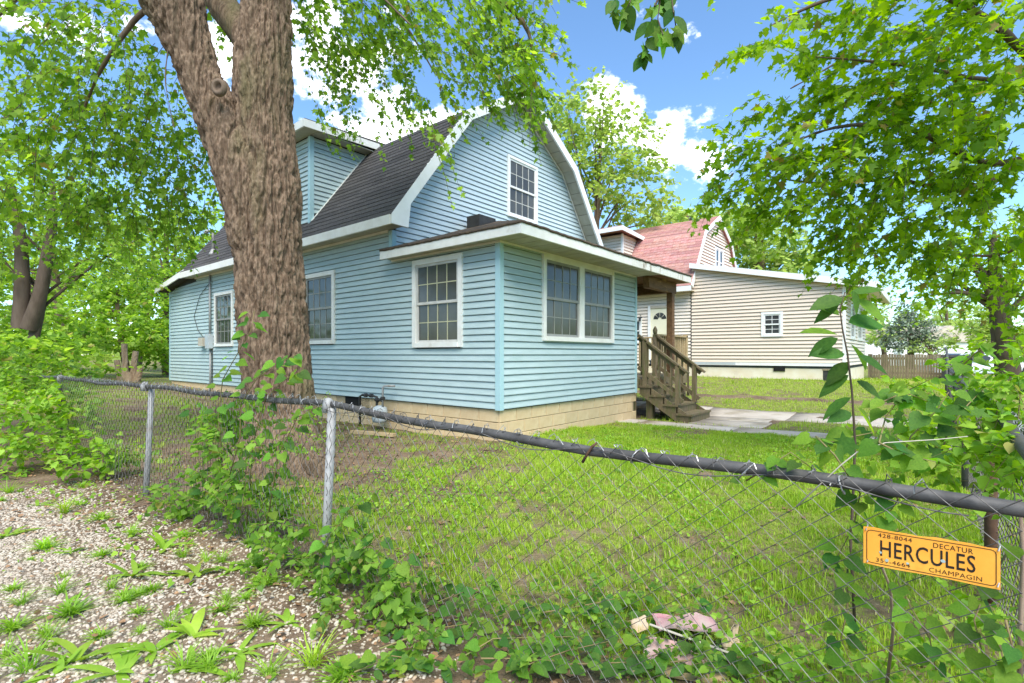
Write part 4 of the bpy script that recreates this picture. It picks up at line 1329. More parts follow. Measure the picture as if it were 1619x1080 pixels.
L_HEART = fan([(0, 0)] + half + [(1, 0)] + [(x, -y) for x, y in half[::-1]], mid=(.3, 0, -.02), curl=.16, fold=.16)
half = [(.12, .15), (.32, .25), (.58, .24), (.82, .12)]
L_OVAL = fan([(0, 0)] + half + [(1, 0)] + [(x, -y) for x, y in half[::-1]], mid=(.45, 0, -.05), curl=.14, fold=.22)
L_DIAM = (np.array([(0, 0, 0), (.5, .30, .04), (1, 0, -.08), (.5, -.30, .04)]), np.array([(0, 1, 2), (0, 2, 3)]))
L_NEEDLE = (np.array([(0, .05, 0), (0, -.05, 0), (1, 0, -.05)]), np.array([(0, 1, 2)]))
L_BLADE = (np.array([(-.5, 0, 0), (.5, 0, 0), (.36, .10, .5), (-.36, .10, .5), (0, .34, .95)]), np.array([(0, 1, 2), (0, 2, 3), (3, 2, 4)]))

def leaves_mesh(name, pos, ax, up, size, tmpl, wid=1., rnd=None):
    """pos, ax (direction of the leaf), up: (n,3); size (n,)"""
    T, FA = tmpl
    n, k = len(pos), len(T)
    ax = nrm(ax)
    ay = nrm(np.cross(up, ax))
    az = np.cross(ax, ay)
    s = size[:, None, None]
    V = pos[:, None, :] + s * (T[None, :, 0:1] * ax[:, None, :] + wid * T[None, :, 1:2] * ay[:, None, :] + T[None, :, 2:3] * az[:, None, :])
    FF = (np.arange(n) * k)[:, None, None] + FA[None]
    lr = RNG.random(n) if rnd is None else rnd
    lr2 = RNG.random(n)
    return np_mesh(name, V.reshape(-1, 3), [FF.reshape(-1, 3)], {'lr': np.repeat(lr, k), 'lr2': np.repeat(lr2, k)})

def sprays(centers, dirs, nl, length, lsize, droop=.35, spread=.9, jit=.35, rng=RNG):
    """leafy twigs: returns leaf pos, axis, up, size and the twigs' end points"""
    m = len(centers)
    d = nrm(dirs + rng.normal(0, jit, (m, 3)))
    L_ = length * rng.uniform(.6, 1.3, (m, 1))
    t = (np.arange(nl)[None] + rng.random((m, nl))) / nl
    tt = t[..., None]
    base = centers[:, None, :] + d[:, None, :] * L_[:, None, :] * tt
    base[..., 2] -= droop * (L_ * t ** 2)
    side = nrm(np.cross(d, np.array([0, 0, 1.]) + rng.normal(0, .25, (m, 3))))
    sgn_ = np.where((np.arange(nl) % 2)[None, :, None] == 0, 1, -1)
    ax = d[:, None, :] * .55 + side[:, None, :] * sgn_ * spread + rng.normal(0, .38, (m, nl, 3))
    ax[..., 2] -= .35 + droop * .5
    up = np.array([0, 0, 1.]) + rng.normal(0, .5, (m, nl, 3))
    size = lsize * rng.uniform(.45, 1.25, (m, nl)) * (1.05 - .35 * t)
    pet = nrm(ax) * (size * .35)[..., None]
    end = centers + d * L_; end[:, 2] -= (droop * L_[:, 0])
    mid = centers + d * L_ * .5; mid[:, 2] -= (droop * L_[:, 0] * .25)
    return (base + pet).reshape(-1, 3), ax.reshape(-1, 3), up.reshape(-1, 3), size.reshape(-1), (centers, mid, end)

def twig_mesh(name, segs, r0, r1):
    """three-sided thin twigs through (start, mid, end)"""
    A, B, C = segs
    n = len(A)
    d = nrm(C - A + 1e-6)
    ref = np.where(np.abs(d[:, 2:3]) < .9, np.array([[0, 0, 1.]]), np.array([[1., 0, 0]]))
    a = nrm(np.cross(d, ref)); b = np.cross(d, a)
    V = []
    for P, r in ((A, r0), (B, (r0 + r1) / 2), (C, r1)):
        for k in range(3):
            t = 2 * math.pi * k / 3
            V.append(P + (a * math.cos(t) + b * math.sin(t)) * r)
    V = np.stack(V, 1)
    FQ_ = []
    for s in range(2):
        for k in range(3):
            FQ_.append((s * 3 + k, s * 3 + (k + 1) % 3, (s + 1) * 3 + (k + 1) % 3, (s + 1) * 3 + k))
    FF = (np.arange(n) * 9)[:, None, None] + np.array(FQ_)[None]
    return np_mesh(name, V.reshape(-1, 3), [FF.reshape(-1, 4)])

RIGHT = np.array([CT, -ST, 0.])          # camera right / forward in world axes
FWD = np.array([ST, CT, 0.])
UPV = np.array([0, 0, 1.])
def blob(u, v, d, ru, rv, rd, n, rng=RNG, shell=.0):
    """n points in an ellipsoid whose centre is at a given place; radii in pixels at that distance, depth in metres"""
    c = np.array(at(u, v, d))
    k = d / F
    p = nrm(rng.normal(0, 1, (n, 3))) * (rng.uniform(shell, 1, (n, 1)) ** (1 / 3.))
    return c + p[:, :1] * RIGHT * ru * k + p[:, 1:2] * UPV * rv * k + p[:, 2:3] * FWD * rd

def bark_tube(pts, radii, na, nl, amp, fs=9., seed=0, flare=0.):
    """tapered limb with bark ridges modelled in; Catmull-Rom through pts"""
    P = np.array([tuple(p) for p in pts], float); R = np.array(radii, float)
    m = len(P)
    t = np.linspace(0, m - 1 - 1e-6, nl)
    i = t.astype(int); f = (t - i)[:, None]
    g = lambda A, j: A[np.clip(j, 0, m - 1)]
    def cr(A):
        A = A if A.ndim == 2 else A[:, None]
        p0, p1, p2, p3 = g(A, i - 1), g(A, i), g(A, i + 1), g(A, i + 2)
        return .5 * ((2 * p1) + (-p0 + p2) * f + (2 * p0 - 5 * p1 + 4 * p2 - p3) * f ** 2 + (-p0 + 3 * p1 - 3 * p2 + p3) * f ** 3)
    C = cr(P); Rr = cr(R)[:, 0]
    D = nrm(np.gradient(C, axis=0))
    ref = np.array([1., .2, 0]); 
    A = nrm(np.cross(D, ref)); B = np.cross(D, A)
    th = np.linspace(0, 2 * math.pi, na, endpoint=False)
    c, s = np.cos(th), np.sin(th)
    dirn = A[:, None] * c[None, :, None] + B[:, None] * s[None, :, None]
    base = C[:, None] + dirn * Rr[:, None, None]
    x, y, z = base[..., 0], base[..., 1], base[..., 2]
    warp = (fbm(x * 2.5, y * 2.5, z * 1.2, 3, seed + 50) - .5) * 1.2
    n1 = np.abs(fbm(x * fs + warp, y * fs + warp, z * fs * .15, 3, seed) - .5) * 2
    n2 = np.abs(fbm(x * fs * 2.2 + warp, y * fs * 2.2, z * fs * .36, 3, seed + 9) - .5) * 2
    n3 = fbm(x * 1.6, y * 1.6, z * .9, 2, seed + 17) - .5
    n4 = fbm(x * fs * 5, y * fs * 5, z * fs * 2.4, 2, seed + 27) - .5
    disp = amp * (1.7 * smooth(n1 * 3.2) + .9 * smooth(n2 * 2.6) + .9 * n4) + n3 * amp * 2.0
    disp = disp - disp.mean()
    base = base + dirn * disp[..., None]
    I = np.arange(nl * na).reshape(nl, na)
    J = np.roll(I, -1, 1)
    Q = np.stack([I[:-1].ravel(), J[:-1].ravel(), J[1:].ravel(), I[1:].ravel()], 1)
    return base.reshape(-1, 3), Q
def bark_obj(name, pts, radii, na, nl, amp, m, parent, fs=9., seed=0):
    V, Q = bark_tube(pts, radii, na, nl, amp, fs, seed)
    return obj(name, np_mesh(name, V - np.array(parent.location), [Q], None, True), m, parent)
def shift(me, parent):
    me.transform(Matrix.Translation(-parent.location)); return me

# ------------------------------------------------------------------ the big silver maple by the fence
DT = 6.4
bx0, by0 = fr((445 - CX) / F * DT, DT)
MT = thing('maple_tree', 'big forked silver maple with ridged bark standing beside the blue house', 'tree', (bx0, by0, gz(bx0, by0)))
px = DT / F
tr = [at(452, 790, DT), at(449, 740, DT), at(444, 690, DT), at(438, 600, DT), at(430, 500, DT), at(424, 400, DT), at(427, 300, DT), at(420, 200, DT + .05), at(418, 100, DT + .05), at(424, 0, DT + .1), at(424, -110, DT + .15), at(424, -260, DT + .3), at(440, -430, DT + .6)]
bark_obj('trunk', tr, [104 * px, 76 * px, 59 * px, 50 * px, 49 * px, 46 * px, 41 * px, 41 * px, 41 * px, 34 * px, 33 * px, 28 * px, 18 * px], 340, 720, .027, M['bark'], MT, 11.5, 3)
ls = [at(424, 480, DT - .02), at(406, 400, DT - .05), at(387, 300, DT - .08), at(352, 200, DT - .1), at(310, 100, DT - .12), at(272, 0, DT - .16), at(240, -90, DT - .25), at(190, -200, DT - .4), at(110, -350, DT - .5)]
bark_obj('limb', ls, [20 * px, 31 * px, 34 * px, 32 * px, 30 * px, 42 * px, 40 * px, 32 * px, 20 * px], 240, 460, .022, M['bark'], MT, 11.5, 5)
lc = [at(420, 140, DT + .3), at(395, 70, DT + .5), at(360, 20, DT + .8), at(325, -30, DT + 1.1), at(270, -120, DT + 1.5), at(180, -240, DT + 2)]
bark_obj('limb', lc, [26 * px, 25 * px, 25 * px, 23 * px, 18 * px, 12 * px], 70, 120, .009, M['bark'], MT, 8.5, 6)
# root buttresses
for (u, v, du, r) in ((402, 738, -44, 20), (440, 752, -4, 22), (488, 738, 46, 20), (418, 748, -24, 16), (468, 748, 22, 17)):
    p0 = at(u * .6 + 445 * .4, 640, DT - .2); p1 = at(u, 712, DT - .42); p2 = at(u + du * .5, v + 8, DT - .62); p3 = at(u + du, v + 40, DT - .72)
    bark_obj('root', [p0, p1, p2, p3], [.10, r * px * 1.1, r * px * .9, .05], 50, 60, .010, M['bark'], MT, 9, 11)
# the healed knot on the left stem
kc = at(347, 139, DT - .44)
b = MB(); n = 16
for (r, o) in ((.105, -.01), (.095, .035), (.055, .045), (.045, .01), (.0, .0)):
    for k in range(n):
        t = 2 * math.pi * k / n
        p = np.array(kc) + RIGHT * r * math.cos(t) * .85 + UPV * r * math.sin(t) - FWD * o
        b.v.append(tuple(p - np.array(MT.location)))
b.f += [(i * n + k, i * n + (k + 1) % n, (i + 1) * n + (k + 1) % n, (i + 1) * n + k) for i in range(4) for k in range(n)]
b.build('knot', M['bark_grey'], MT, True)
# upper limbs that carry the crown
def limb(parent, pts, r0, r1, m, na=10, nl=30, name='limb', amp=.003, seed=1):
    R = list(np.linspace(r0, r1, len(pts)))
    return bark_obj(name, pts, R, na, nl, amp, m, parent, 10, seed)
lims = [
    ([at(262, -10, DT - .2), at(215, 30, DT - .1), at(175, 85, DT), at(150, 130, DT + .1), at(128, 185, DT + .2)], .05, .012),
    ([at(262, -60, DT - .2), at(150, -60, DT), at(50, -20, DT + .3), at(-40, 60, DT + .6)], .08, .02),
    ([at(421, -110, DT), at(520, -130, DT + .2), at(640, -100, DT + .5), at(740, -40, DT + .6), at(830, 40, DT + .5), at(845, 130, DT + .4)], .12, .015),
    ([at(424, -200, DT), at(560, -220, DT + .8), at(700, -140, DT + 1.4), at(790, -40, DT + 1.6)], .10, .015),
    ([at(421, -60, DT), at(500, -70, DT + .6), at(580, -20, DT + 1), at(640, 40, DT + 1.2), at(690, 120, DT + 1.2)], .07, .01),
    ([at(422, -40, DT), at(480, -60, DT - .8), at(560, -40, DT - 1.2), at(650, 40, DT - 1.2)], .06, .01),
    ([at(285, 30, DT - .2), at(268, 70, DT - .3), at(262, 130, DT - .3), at(275, 200, DT - .2)], .018, .006),
    ([at(230, -90, DT - .3), at(120, -160, DT + 1.2), at(0, -160, DT + 2.5), at(-120, -80, DT + 3)], .09, .02),
]
for k, (p, r0, r1) in enumerate(lims):
    limb(MT, p, r0 * .8, r1 * .7, M['bark_grey'], seed=k)
B = []
def addb(lst, outw=(0, 0, 0)):
    for a in lst:
        B.append(blob(*a))
# foliage masses: (u, v, distance, half width px, half height px, half depth m, sprays)
addb([(60, 60, 6.6, 190, 120, 1.6, 130), (190, 130, 7.0, 120, 110, 1.4, 84), (110, 260, 7.4, 170, 110, 1.5, 100), (250, 250, 7.6, 80, 110, 1.0, 50), (20, 330, 7.2, 110, 70, 1.2, 36),
      (290, 330, 7.8, 46, 50, .8, 18), (310, 240, 7.9, 44, 56, .8, 14), (180, 320, 7.8, 100, 50, 1.0, 28), (40, 180, 6.2, 110, 110, 1.0, 46),
      (330, 50, 8.2, 56, 70, .8, 12),
      (560, 0, 7.0, 110, 46, 1.3, 56), (680, 5, 7.0, 130, 50, 1.3, 72), (790, 20, 6.6, 70, 60, .9, 50), (610, 60, 7.4, 120, 36, 1.1, 34), (710, 80, 6.9, 100, 34, .9, 30), (815, 105, 6.4, 40, 50, .5, 26),
      (515, 90, 7.4, 44, 60, .8, 14), (530, 180, 7.2, 32, 20, .4, 5), (590, 150, 7.2, 56, 20, .5, 7), (683, 200, 6.2, 14, 34, .2, 4), (690, 160, 6.6, 26, 26, .4, 5), (838, 150, 6.2, 22, 34, .3, 11), (760, 130, 6.8, 44, 24, .5, 6), (650, 140, 7.0, 36, 20, .4, 5), (500, 30, 7.4, 46, 50, .8, 18)])
crown_c = np.concatenate(B)
# crown above the frame (shade and what a step to the side would show)
up_c = np.concatenate([blob(200, -200, 7.0, 420, 130, 2.2, 110), blob(620, -190, 7.2, 330, 110, 2.0, 90), blob(420, -420, 7.4, 380, 150, 2.2, 110)])
def crown(parent, name, centers, nl, length, lsize, tmpl, m, droop=.35, twig=.004, origin=None, jit=.5):
    o = np.array(origin) if origin is not None else centers.mean(0)
    dirs = nrm(centers - o) + np.array([0, 0, -.25])
    pos, ax, up, size, segs = sprays(centers, dirs, nl, length, lsize, droop, jit=jit)
    me = leaves_mesh(name, pos, ax, up, size, tmpl)
    c = obj(name, shift(me, parent), m, parent); c['kind'] = 'stuff'
    if twig:
        t = obj('twigs', shift(twig_mesh('twigs', segs, twig, twig * .4), parent), M['twig'], parent); t['kind'] = 'stuff'
    return c
org = at(420, -80, DT)
crown(MT, 'crown', crown_c, 15, .48, .105, L_MAPLE, M['leaf_maple'], .5, .0045, org)
crown(MT, 'crown', up_c, 14, .6, .15, L_MAPLE_LO, M['leaf_maple'], .4, 0, org)

# ------------------------------------------------------------------ the maple at the street side, trunk outside the picture
DN = 5.6
nx0, ny0 = fr(7.4, 5.6)
NT = thing('maple_tree', 'leafy maple reaching in from the picture edge above the beige house', 'tree', (nx0, ny0, gz(nx0, ny0)))
tb = Vector((nx0, ny0, gz(nx0, ny0)))
bark_obj('trunk', [tb + Vector((0, 0, -.2)), tb + Vector((0, 0, .6)), tb + Vector((.05, 0, 2.2)), tb + Vector((-.05, .1, 3.6)), tb + Vector((0, .2, 5.2)), tb + Vector((0, .3, 7.0))], [.36, .29, .26, .24, .16, .06], 60, 90, .01, M['bark_grey'], NT, 8, 4)
NL = [
    ([tb + Vector((0, 0, 2.6)), at(1700, 250, 5.9), at(1560, 258, 5.8), at(1440, 205, 5.8), at(1330, 200, 5.8), at(1230, 235, 5.8)], .10, .012),
    ([tb + Vector((0, 0, 2.9)), at(1680, 240, 6.3), at(1530, 300, 6.4), at(1420, 285, 6.4), at(1300, 290, 6.3), at(1190, 275, 6.2)], .08, .01),
    ([tb + Vector((0, 0, 3.2)), at(1660, 120, 5.4), at(1560, 30, 5.2), at(1440, -20, 5.2), at(1310, 0, 5.2), at(1220, 40, 5.2)], .09, .012),
    ([tb + Vector((0, 0, 3.4)), at(1620, -20, 6.4), at(1450, -20, 6.8), at(1350, 80, 6.9), at(1250, 140, 6.8)], .08, .01),
    ([tb + Vector((0, 0, 3.6)), at(1600, -160, 4.6), at(1350, -210, 3.6), at(1180, -160, 2.9), at(1080, -70, 2.65), at(1035, 10, 2.6)], .07, .008),
    ([tb + Vector((0, 0, 2.4)), at(1700, 330, 6.4), at(1590, 400, 7.0), at(1490, 400, 7.2)], .07, .01),
    ([tb + Vector((0, 0, 2.6)), at(1640, 160, 5.6), at(1520, 120, 5.5), at(1400, 100, 5.5), at(1290, 90, 5.4)], .06, .01),
]
for k, (p, r0, r1) in enumerate(NL):
    limb(NT, p, r0 * .6, r1 * .6, M['bark_dark'], na=8, nl=40, seed=20 + k)
B = []
addb([(1560, 60, 5.4, 130, 90, 1.2, 90), (1440, 60, 5.6, 110, 90, 1.1, 80), (1340, 45, 5.6, 80, 55, .8, 36), (1250, 55, 5.4, 50, 26, .4, 11), (1190, 90, 5.3, 30, 16, .25, 5),
      (1390, 160, 5.9, 100, 60, .9, 60), (1500, 190, 5.8, 130, 80, 1.1, 84), (1590, 210, 5.6, 70, 110, 1.0, 60), (1300, 165, 5.9, 60, 32, .5, 16), (1220, 165, 5.8, 50, 16, .3, 8),
      (1250, 235, 5.9, 80, 32, .6, 30), (1170, 232, 6.0, 50, 20, .35, 9), (1140, 285, 6.1, 36, 14, .2, 6), (1200, 300, 6.1, 50, 26, .4, 15), (1320, 260, 6.0, 110, 50, .8, 56), (1430, 290, 6.1, 110, 60, 1.0, 66), (1540, 320, 6.0, 100, 70, 1.0, 60),
      (1260, 320, 6.1, 60, 26, .45, 18), (1350, 340, 6.2, 90, 34, .6, 32), (1340, 385, 6.4, 40, 26, .35, 10), (1440, 385, 6.6, 80, 40, .7, 26), (1550, 410, 6.6, 90, 50, .9, 32), (1370, 430, 6.3, 22, 30, .2, 6), (1600, 470, 6.6, 30, 60, .4, 10)])
cc = np.concatenate(B)
cc = cc[RNG.random(len(cc)) < .8]
crown(NT, 'crown', cc, 13, .42, .125, L_MAPLE, M['leaf_maple_right'], .45, .004, at(1640, 180, 5.8))
up2 = np.concatenate([blob(1500, -150, 5.6, 330, 110, 1.6, 80), blob(1750, 100, 5.6, 130, 260, 1.8, 90), blob(1700, -300, 6.0, 300, 150, 2, 70)])
crown(NT, 'crown', up2, 13, .55, .15, L_MAPLE_LO, M['leaf_maple_right'], .4, 0, at(1640, 180, 5.8))
# the near hanging spray with big leaves, each leaf an object
def leaf_obj_mesh(name, tmpl, m, wid=1.):
    T, FA = tmpl
    V = np.array(T) * np.array([1, wid, 1])
    me = np_mesh(name, V, [FA], None, True); me.materials.append(m); return me
def place_leaf(me, parent, p, ax, up, s, name='leaf'):
    ax = Vector(ax).normalized(); ay = Vector(up).cross(ax).normalized(); az = ax.cross(ay)
    mm = Matrix((ax, ay, az)).transposed().to_4x4()
    mm = Matrix.Translation(Vector(p) - parent.location) @ mm @ Matrix.Diagonal((s, s, s, 1))
    o = bpy.data.objects.new(name, me); COL.objects.link(o); o.parent = parent; o.matrix_local = mm
    return o
LM_HANG = leaf_obj_mesh('leaf', L_OVAL, M['leaf_dark'], 1.15)
LM_HANG2 = leaf_obj_mesh('leaf', L_MAPLE, M['leaf_bright'], .8)
hang = [[(1035, 10), (1028, 40), (1020, 75), (1016, 90)], [(1060, -20), (1065, 20), (1070, 50)], [(1010, -30), (995, 5), (985, 30)], [(985, -40), (972, 0), (968, 22)], [(1045, -10), (1040, 30), (1048, 55)]]
rr = random.Random(5)
for ch in hang:
    P = [at(u, v, 2.6 + rr.uniform(-.1, .1)) for u, v in ch]
    b = MB(); b.tube([p - NT.location for p in P], .003, 5); b.build('twig', M['twig'], NT)
    for i in range(len(P) - 1):
        for k in range(4):
            p = P[i].lerp(P[i + 1], rr.random())
            ax = Vector(tuple(RIGHT)) * rr.uniform(-.9, .9) + Vector(tuple(FWD)) * rr.uniform(-.5, .5) + Vector((0, 0, -rr.uniform(.5, 1.3)))
            upv = Vector(tuple(-FWD)) + Vector((rr.uniform(-.8, .8), rr.uniform(-.8, .8), rr.uniform(-.1, .8)))
            place_leaf(rr.choice((LM_HANG, LM_HANG, LM_HANG2)), NT, p, ax, upv, rr.uniform(.075, .12))

# ------------------------------------------------------------------ trees further off
def far_tree(name, label, u, vb, d, trunk_w, blobs, m, bark, lsize, nl=12, tmpl=L_MAPLE_LO, length=.8, top=None, group=None, z=None, lean=0, droop=.3, branches=6):
    x, y = fr((u - CX) / F * d, d)
    zz = gz(x, y) if z is None else z
    t = thing(name, label, 'tree', (x, y, zz), group)
    pts = np.concatenate([blob(*b_) for b_ in blobs])
    c = pts.mean(0); ztop = pts[:, 2].max()
    r = trunk_w * d / F / 2
    base = Vector((x, y, zz - .2)); cc_ = Vector(tuple(c))
    crotch = base.lerp(cc_, .55) if lean == 0 else base.lerp(cc_, .5)
    bark_obj('trunk', [base, base + Vector((0, 0, .5)), crotch, cc_, Vector((cc_.x, cc_.y, ztop - .5))], [r * 1.35, r * 1.05, r * .85, r * .5, r * .12], 26, 50, r * .05, bark, t, 6, 2)
    rs = np.random.default_rng(int(abs(u) * 7 + d))
    for k in range(branches):
        e = Vector(tuple(pts[rs.integers(len(pts))]))
        s = crotch.lerp(cc_, rs.uniform(-.1, .8))
        mid = s.lerp(e, .5) + Vector((0, 0, .2))
        limb(t, [s, mid, e], r * .35, r * .07, bark, 7, 14, seed=k)
    crown(t, 'crown', pts, nl, length, lsize, tmpl, m, droop, .006 if d < 25 else .012, tuple(crotch), jit=.7)
    return t
# behind the blue house
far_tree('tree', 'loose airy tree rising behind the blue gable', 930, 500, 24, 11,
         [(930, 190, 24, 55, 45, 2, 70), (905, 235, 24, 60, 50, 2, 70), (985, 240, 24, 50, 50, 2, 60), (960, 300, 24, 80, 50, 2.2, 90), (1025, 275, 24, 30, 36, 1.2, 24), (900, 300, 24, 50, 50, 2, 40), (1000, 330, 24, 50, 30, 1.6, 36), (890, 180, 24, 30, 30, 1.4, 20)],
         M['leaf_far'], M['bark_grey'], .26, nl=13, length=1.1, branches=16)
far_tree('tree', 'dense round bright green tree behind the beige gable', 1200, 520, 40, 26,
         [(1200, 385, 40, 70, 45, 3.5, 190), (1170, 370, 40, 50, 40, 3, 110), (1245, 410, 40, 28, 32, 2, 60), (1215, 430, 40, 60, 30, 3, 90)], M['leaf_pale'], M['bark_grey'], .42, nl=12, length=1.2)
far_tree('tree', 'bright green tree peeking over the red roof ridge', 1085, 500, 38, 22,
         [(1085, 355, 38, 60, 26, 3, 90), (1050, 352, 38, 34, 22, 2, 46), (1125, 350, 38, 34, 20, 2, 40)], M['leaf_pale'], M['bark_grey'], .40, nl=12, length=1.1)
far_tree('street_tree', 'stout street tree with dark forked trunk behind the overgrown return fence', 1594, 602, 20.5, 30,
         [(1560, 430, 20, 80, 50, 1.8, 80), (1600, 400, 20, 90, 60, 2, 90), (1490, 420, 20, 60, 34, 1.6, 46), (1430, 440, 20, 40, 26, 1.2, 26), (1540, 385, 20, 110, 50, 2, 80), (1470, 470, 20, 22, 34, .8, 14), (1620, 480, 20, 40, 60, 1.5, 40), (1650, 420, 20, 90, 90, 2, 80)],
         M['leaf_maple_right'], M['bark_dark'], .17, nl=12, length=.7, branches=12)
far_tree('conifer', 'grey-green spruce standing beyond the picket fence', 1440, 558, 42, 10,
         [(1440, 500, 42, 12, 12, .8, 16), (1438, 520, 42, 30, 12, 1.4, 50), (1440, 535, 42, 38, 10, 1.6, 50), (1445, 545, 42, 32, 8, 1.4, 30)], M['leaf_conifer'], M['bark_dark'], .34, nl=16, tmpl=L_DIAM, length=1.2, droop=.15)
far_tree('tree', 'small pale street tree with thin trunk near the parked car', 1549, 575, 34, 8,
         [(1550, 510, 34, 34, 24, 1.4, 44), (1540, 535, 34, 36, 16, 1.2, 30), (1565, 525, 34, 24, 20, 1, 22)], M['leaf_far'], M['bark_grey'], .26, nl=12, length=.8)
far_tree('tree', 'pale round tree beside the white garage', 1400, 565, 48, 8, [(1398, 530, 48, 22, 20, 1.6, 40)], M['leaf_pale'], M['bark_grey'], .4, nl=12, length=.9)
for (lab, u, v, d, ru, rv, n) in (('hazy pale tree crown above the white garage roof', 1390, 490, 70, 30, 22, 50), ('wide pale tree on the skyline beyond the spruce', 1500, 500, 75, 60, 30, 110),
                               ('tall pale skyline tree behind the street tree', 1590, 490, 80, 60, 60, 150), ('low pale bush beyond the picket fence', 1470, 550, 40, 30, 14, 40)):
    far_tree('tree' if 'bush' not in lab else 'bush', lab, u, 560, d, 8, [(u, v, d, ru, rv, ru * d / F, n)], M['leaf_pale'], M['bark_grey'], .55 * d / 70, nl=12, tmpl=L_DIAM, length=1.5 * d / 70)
# woodland behind the yard at left
far_tree('tree', 'dark twin-trunked tree at the back of the yard', 40, 560, 15, 15,
         [(40, 300, 15, 120, 60, 2.2, 90), (-40, 380, 15, 90, 60, 2, 50), (130, 380, 15.5, 90, 50, 1.8, 60), (220, 400, 16, 80, 50, 1.6, 50), (60, 440, 15.5, 80, 30, 1.4, 30)], M['leaf_maple'], M['bark_dark'], .17, nl=14, length=.7, branches=9)
T2 = [o for o in bpy.data.objects if o.get('label') == 'dark twin-trunked tree at the back of the yard'][0]
limb(T2, [at(45, 520, 15), at(62, 470, 15), at(75, 400, 15), at(85, 330, 15.2)], .21, .10, M['bark_dark'], 16, 30, seed=3)
limb(T2, [at(32, 520, 15), at(35, 440, 15), at(30, 360, 15), at(15, 290, 15.2)], .21, .11, M['bark_dark'], 16, 30, seed=4)
far_tree('tree', 'bright leafy tree closing the back of the yard beside the blue house', 265, 560, 24, 14,
         [(270, 390, 24, 70, 60, 2.4, 110), (330, 360, 25, 60, 60, 2.2, 80), (250, 460, 23, 70, 50, 2, 90), (190, 440, 23, 60, 50, 2, 60)], M['leaf_wood'], M['bark_grey'], .24, nl=13, length=.9)
far_tree('tree', 'tall woodland tree behind the twin-trunked tree', 100, 560, 30, 16,
         [(100, 420, 30, 110, 70, 3, 130), (10, 400, 30, 110, 80, 3, 110), (170, 350, 30, 90, 60, 3, 80), (60, 300, 31, 120, 60, 3, 90)], M['leaf_wood'], M['bark_grey'], .28, nl=12, length=1.0)
far_tree('tree', 'low woodland tree over the cut stump', 200, 560, 21, 10,
         [(200, 470, 22, 60, 34, 1.6, 60), (130, 490, 22, 60, 34, 1.6, 60), (250, 500, 22, 30, 40, 1.2, 36)], M['leaf_wood'], M['bark_grey'], .2, nl=13, length=.7)
far_tree('tree', 'woodland tree at the far picture edge behind the fence', -30, 560, 19, 16,
         [(-30, 470, 19, 80, 50, 2, 60), (-60, 380, 19, 80, 80, 2, 60)], M['leaf_wood'], M['bark_grey'], .2, nl=12, length=.8)
far_tree('tree', 'far woodland tree filling the gap beside the lean-to', 215, 560, 38, 14,
         [(210, 420, 38, 90, 60, 3.5, 110), (290, 430, 38, 60, 70, 3, 90), (240, 500, 38, 80, 50, 3, 90)], M['leaf_wood'], M['bark_grey'], .36, nl=12, length=1.2, branches=4)
far_tree('tree', 'far woodland tree filling the gap behind the dark twin trunks', 60, 560, 40, 14,
         [(40, 440, 40, 110, 60, 3.5, 120), (120, 480, 40, 80, 60, 3, 90), (-30, 490, 40, 80, 60, 3, 70)], M['leaf_wood'], M['bark_grey'], .38, nl=12, length=1.2, branches=4)
# undergrowth along the back of the yard
def scatter_plants(n, region, rng):
    pass
ugc = np.concatenate([blob(60, 545, 17.5, 100, 28, 1.4, 130), blob(170, 530, 20.5, 90, 24, 1.0, 90), blob(245, 540, 21, 40, 30, 1.0, 40), blob(40, 560, 14, 110, 30, 1.2, 120), blob(250, 555, 22, 34, 24, 1.2, 50), blob(-40, 520, 16, 90, 60, 1.2, 80), blob(160, 510, 21, 120, 30, 1.4, 110), blob(150, 585, 16.5, 26, 8, .4, 12)])
pos, ax, up, size, segs = sprays(ugc, nrm(RNG.normal(0, 1, ugc.shape) + np.array([0, 0, .8])), 14, .7, .2, .4)
ug = obj('undergrowth', leaves_mesh('undergrowth', pos, ax, up, size, L_MAPLE_LO), M['leaf_wood']); tag(ug, 'bright leafy undergrowth at the back of the yard', 'undergrowth', kind='stuff')
# distant belt of trees that closes the horizon
n = 5200
ang = RNG.uniform(0, 2 * math.pi, n); rad = RNG.uniform(95, 135, n)
tb_ = np.stack([rad * np.cos(ang), rad * np.sin(ang), RNG.uniform(0, 1, n) ** 1.3 * (5.5 + 3.5 * vnoise(np.cos(ang) * 9, np.sin(ang) * 9, 0, 5))], 1)
pos, ax, up, size, segs = sprays(tb_, nrm(RNG.normal(0, 1, tb_.shape)), 7, 3.0, 2.2, .2)
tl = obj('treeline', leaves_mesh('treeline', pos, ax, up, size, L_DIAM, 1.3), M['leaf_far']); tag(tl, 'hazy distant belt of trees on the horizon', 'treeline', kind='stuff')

# cut stump with several bare stems
sx, sy = fr((203 - CX) / F * 17.5, 17.5); sz_ = gz(sx, sy)
SU = thing('stump', 'sawn-off tree stump with several bare brown stems in the back yard', 'stump', (sx, sy, sz_ - .05))
for (dx_, h, r, lx) in ((-.27, .82, .085, -.12), (-.09, 1.38, .09, -.06), (.13, 1.12, .09, .12), (.27, .6, .09, .16), (.0, .42, .24, 0)):
    base = Vector(tuple(RIGHT * dx_)) ; tp = base + Vector(tuple(RIGHT * lx)) + Vector((0, 0, h))
    V, Q = bark_tube([base, base.lerp(tp, .5), tp], [r * 1.2, r, r * .9], 16, 16, .012, 8, 3)
    V = list(map(tuple, V)); nQ = [tuple(q) for q in Q]; nQ.append(tuple(range(15 * 16, 16 * 16)))
    b = MB(); b.add(V, nQ); b.build('cut_stem', M['stump'], SU)
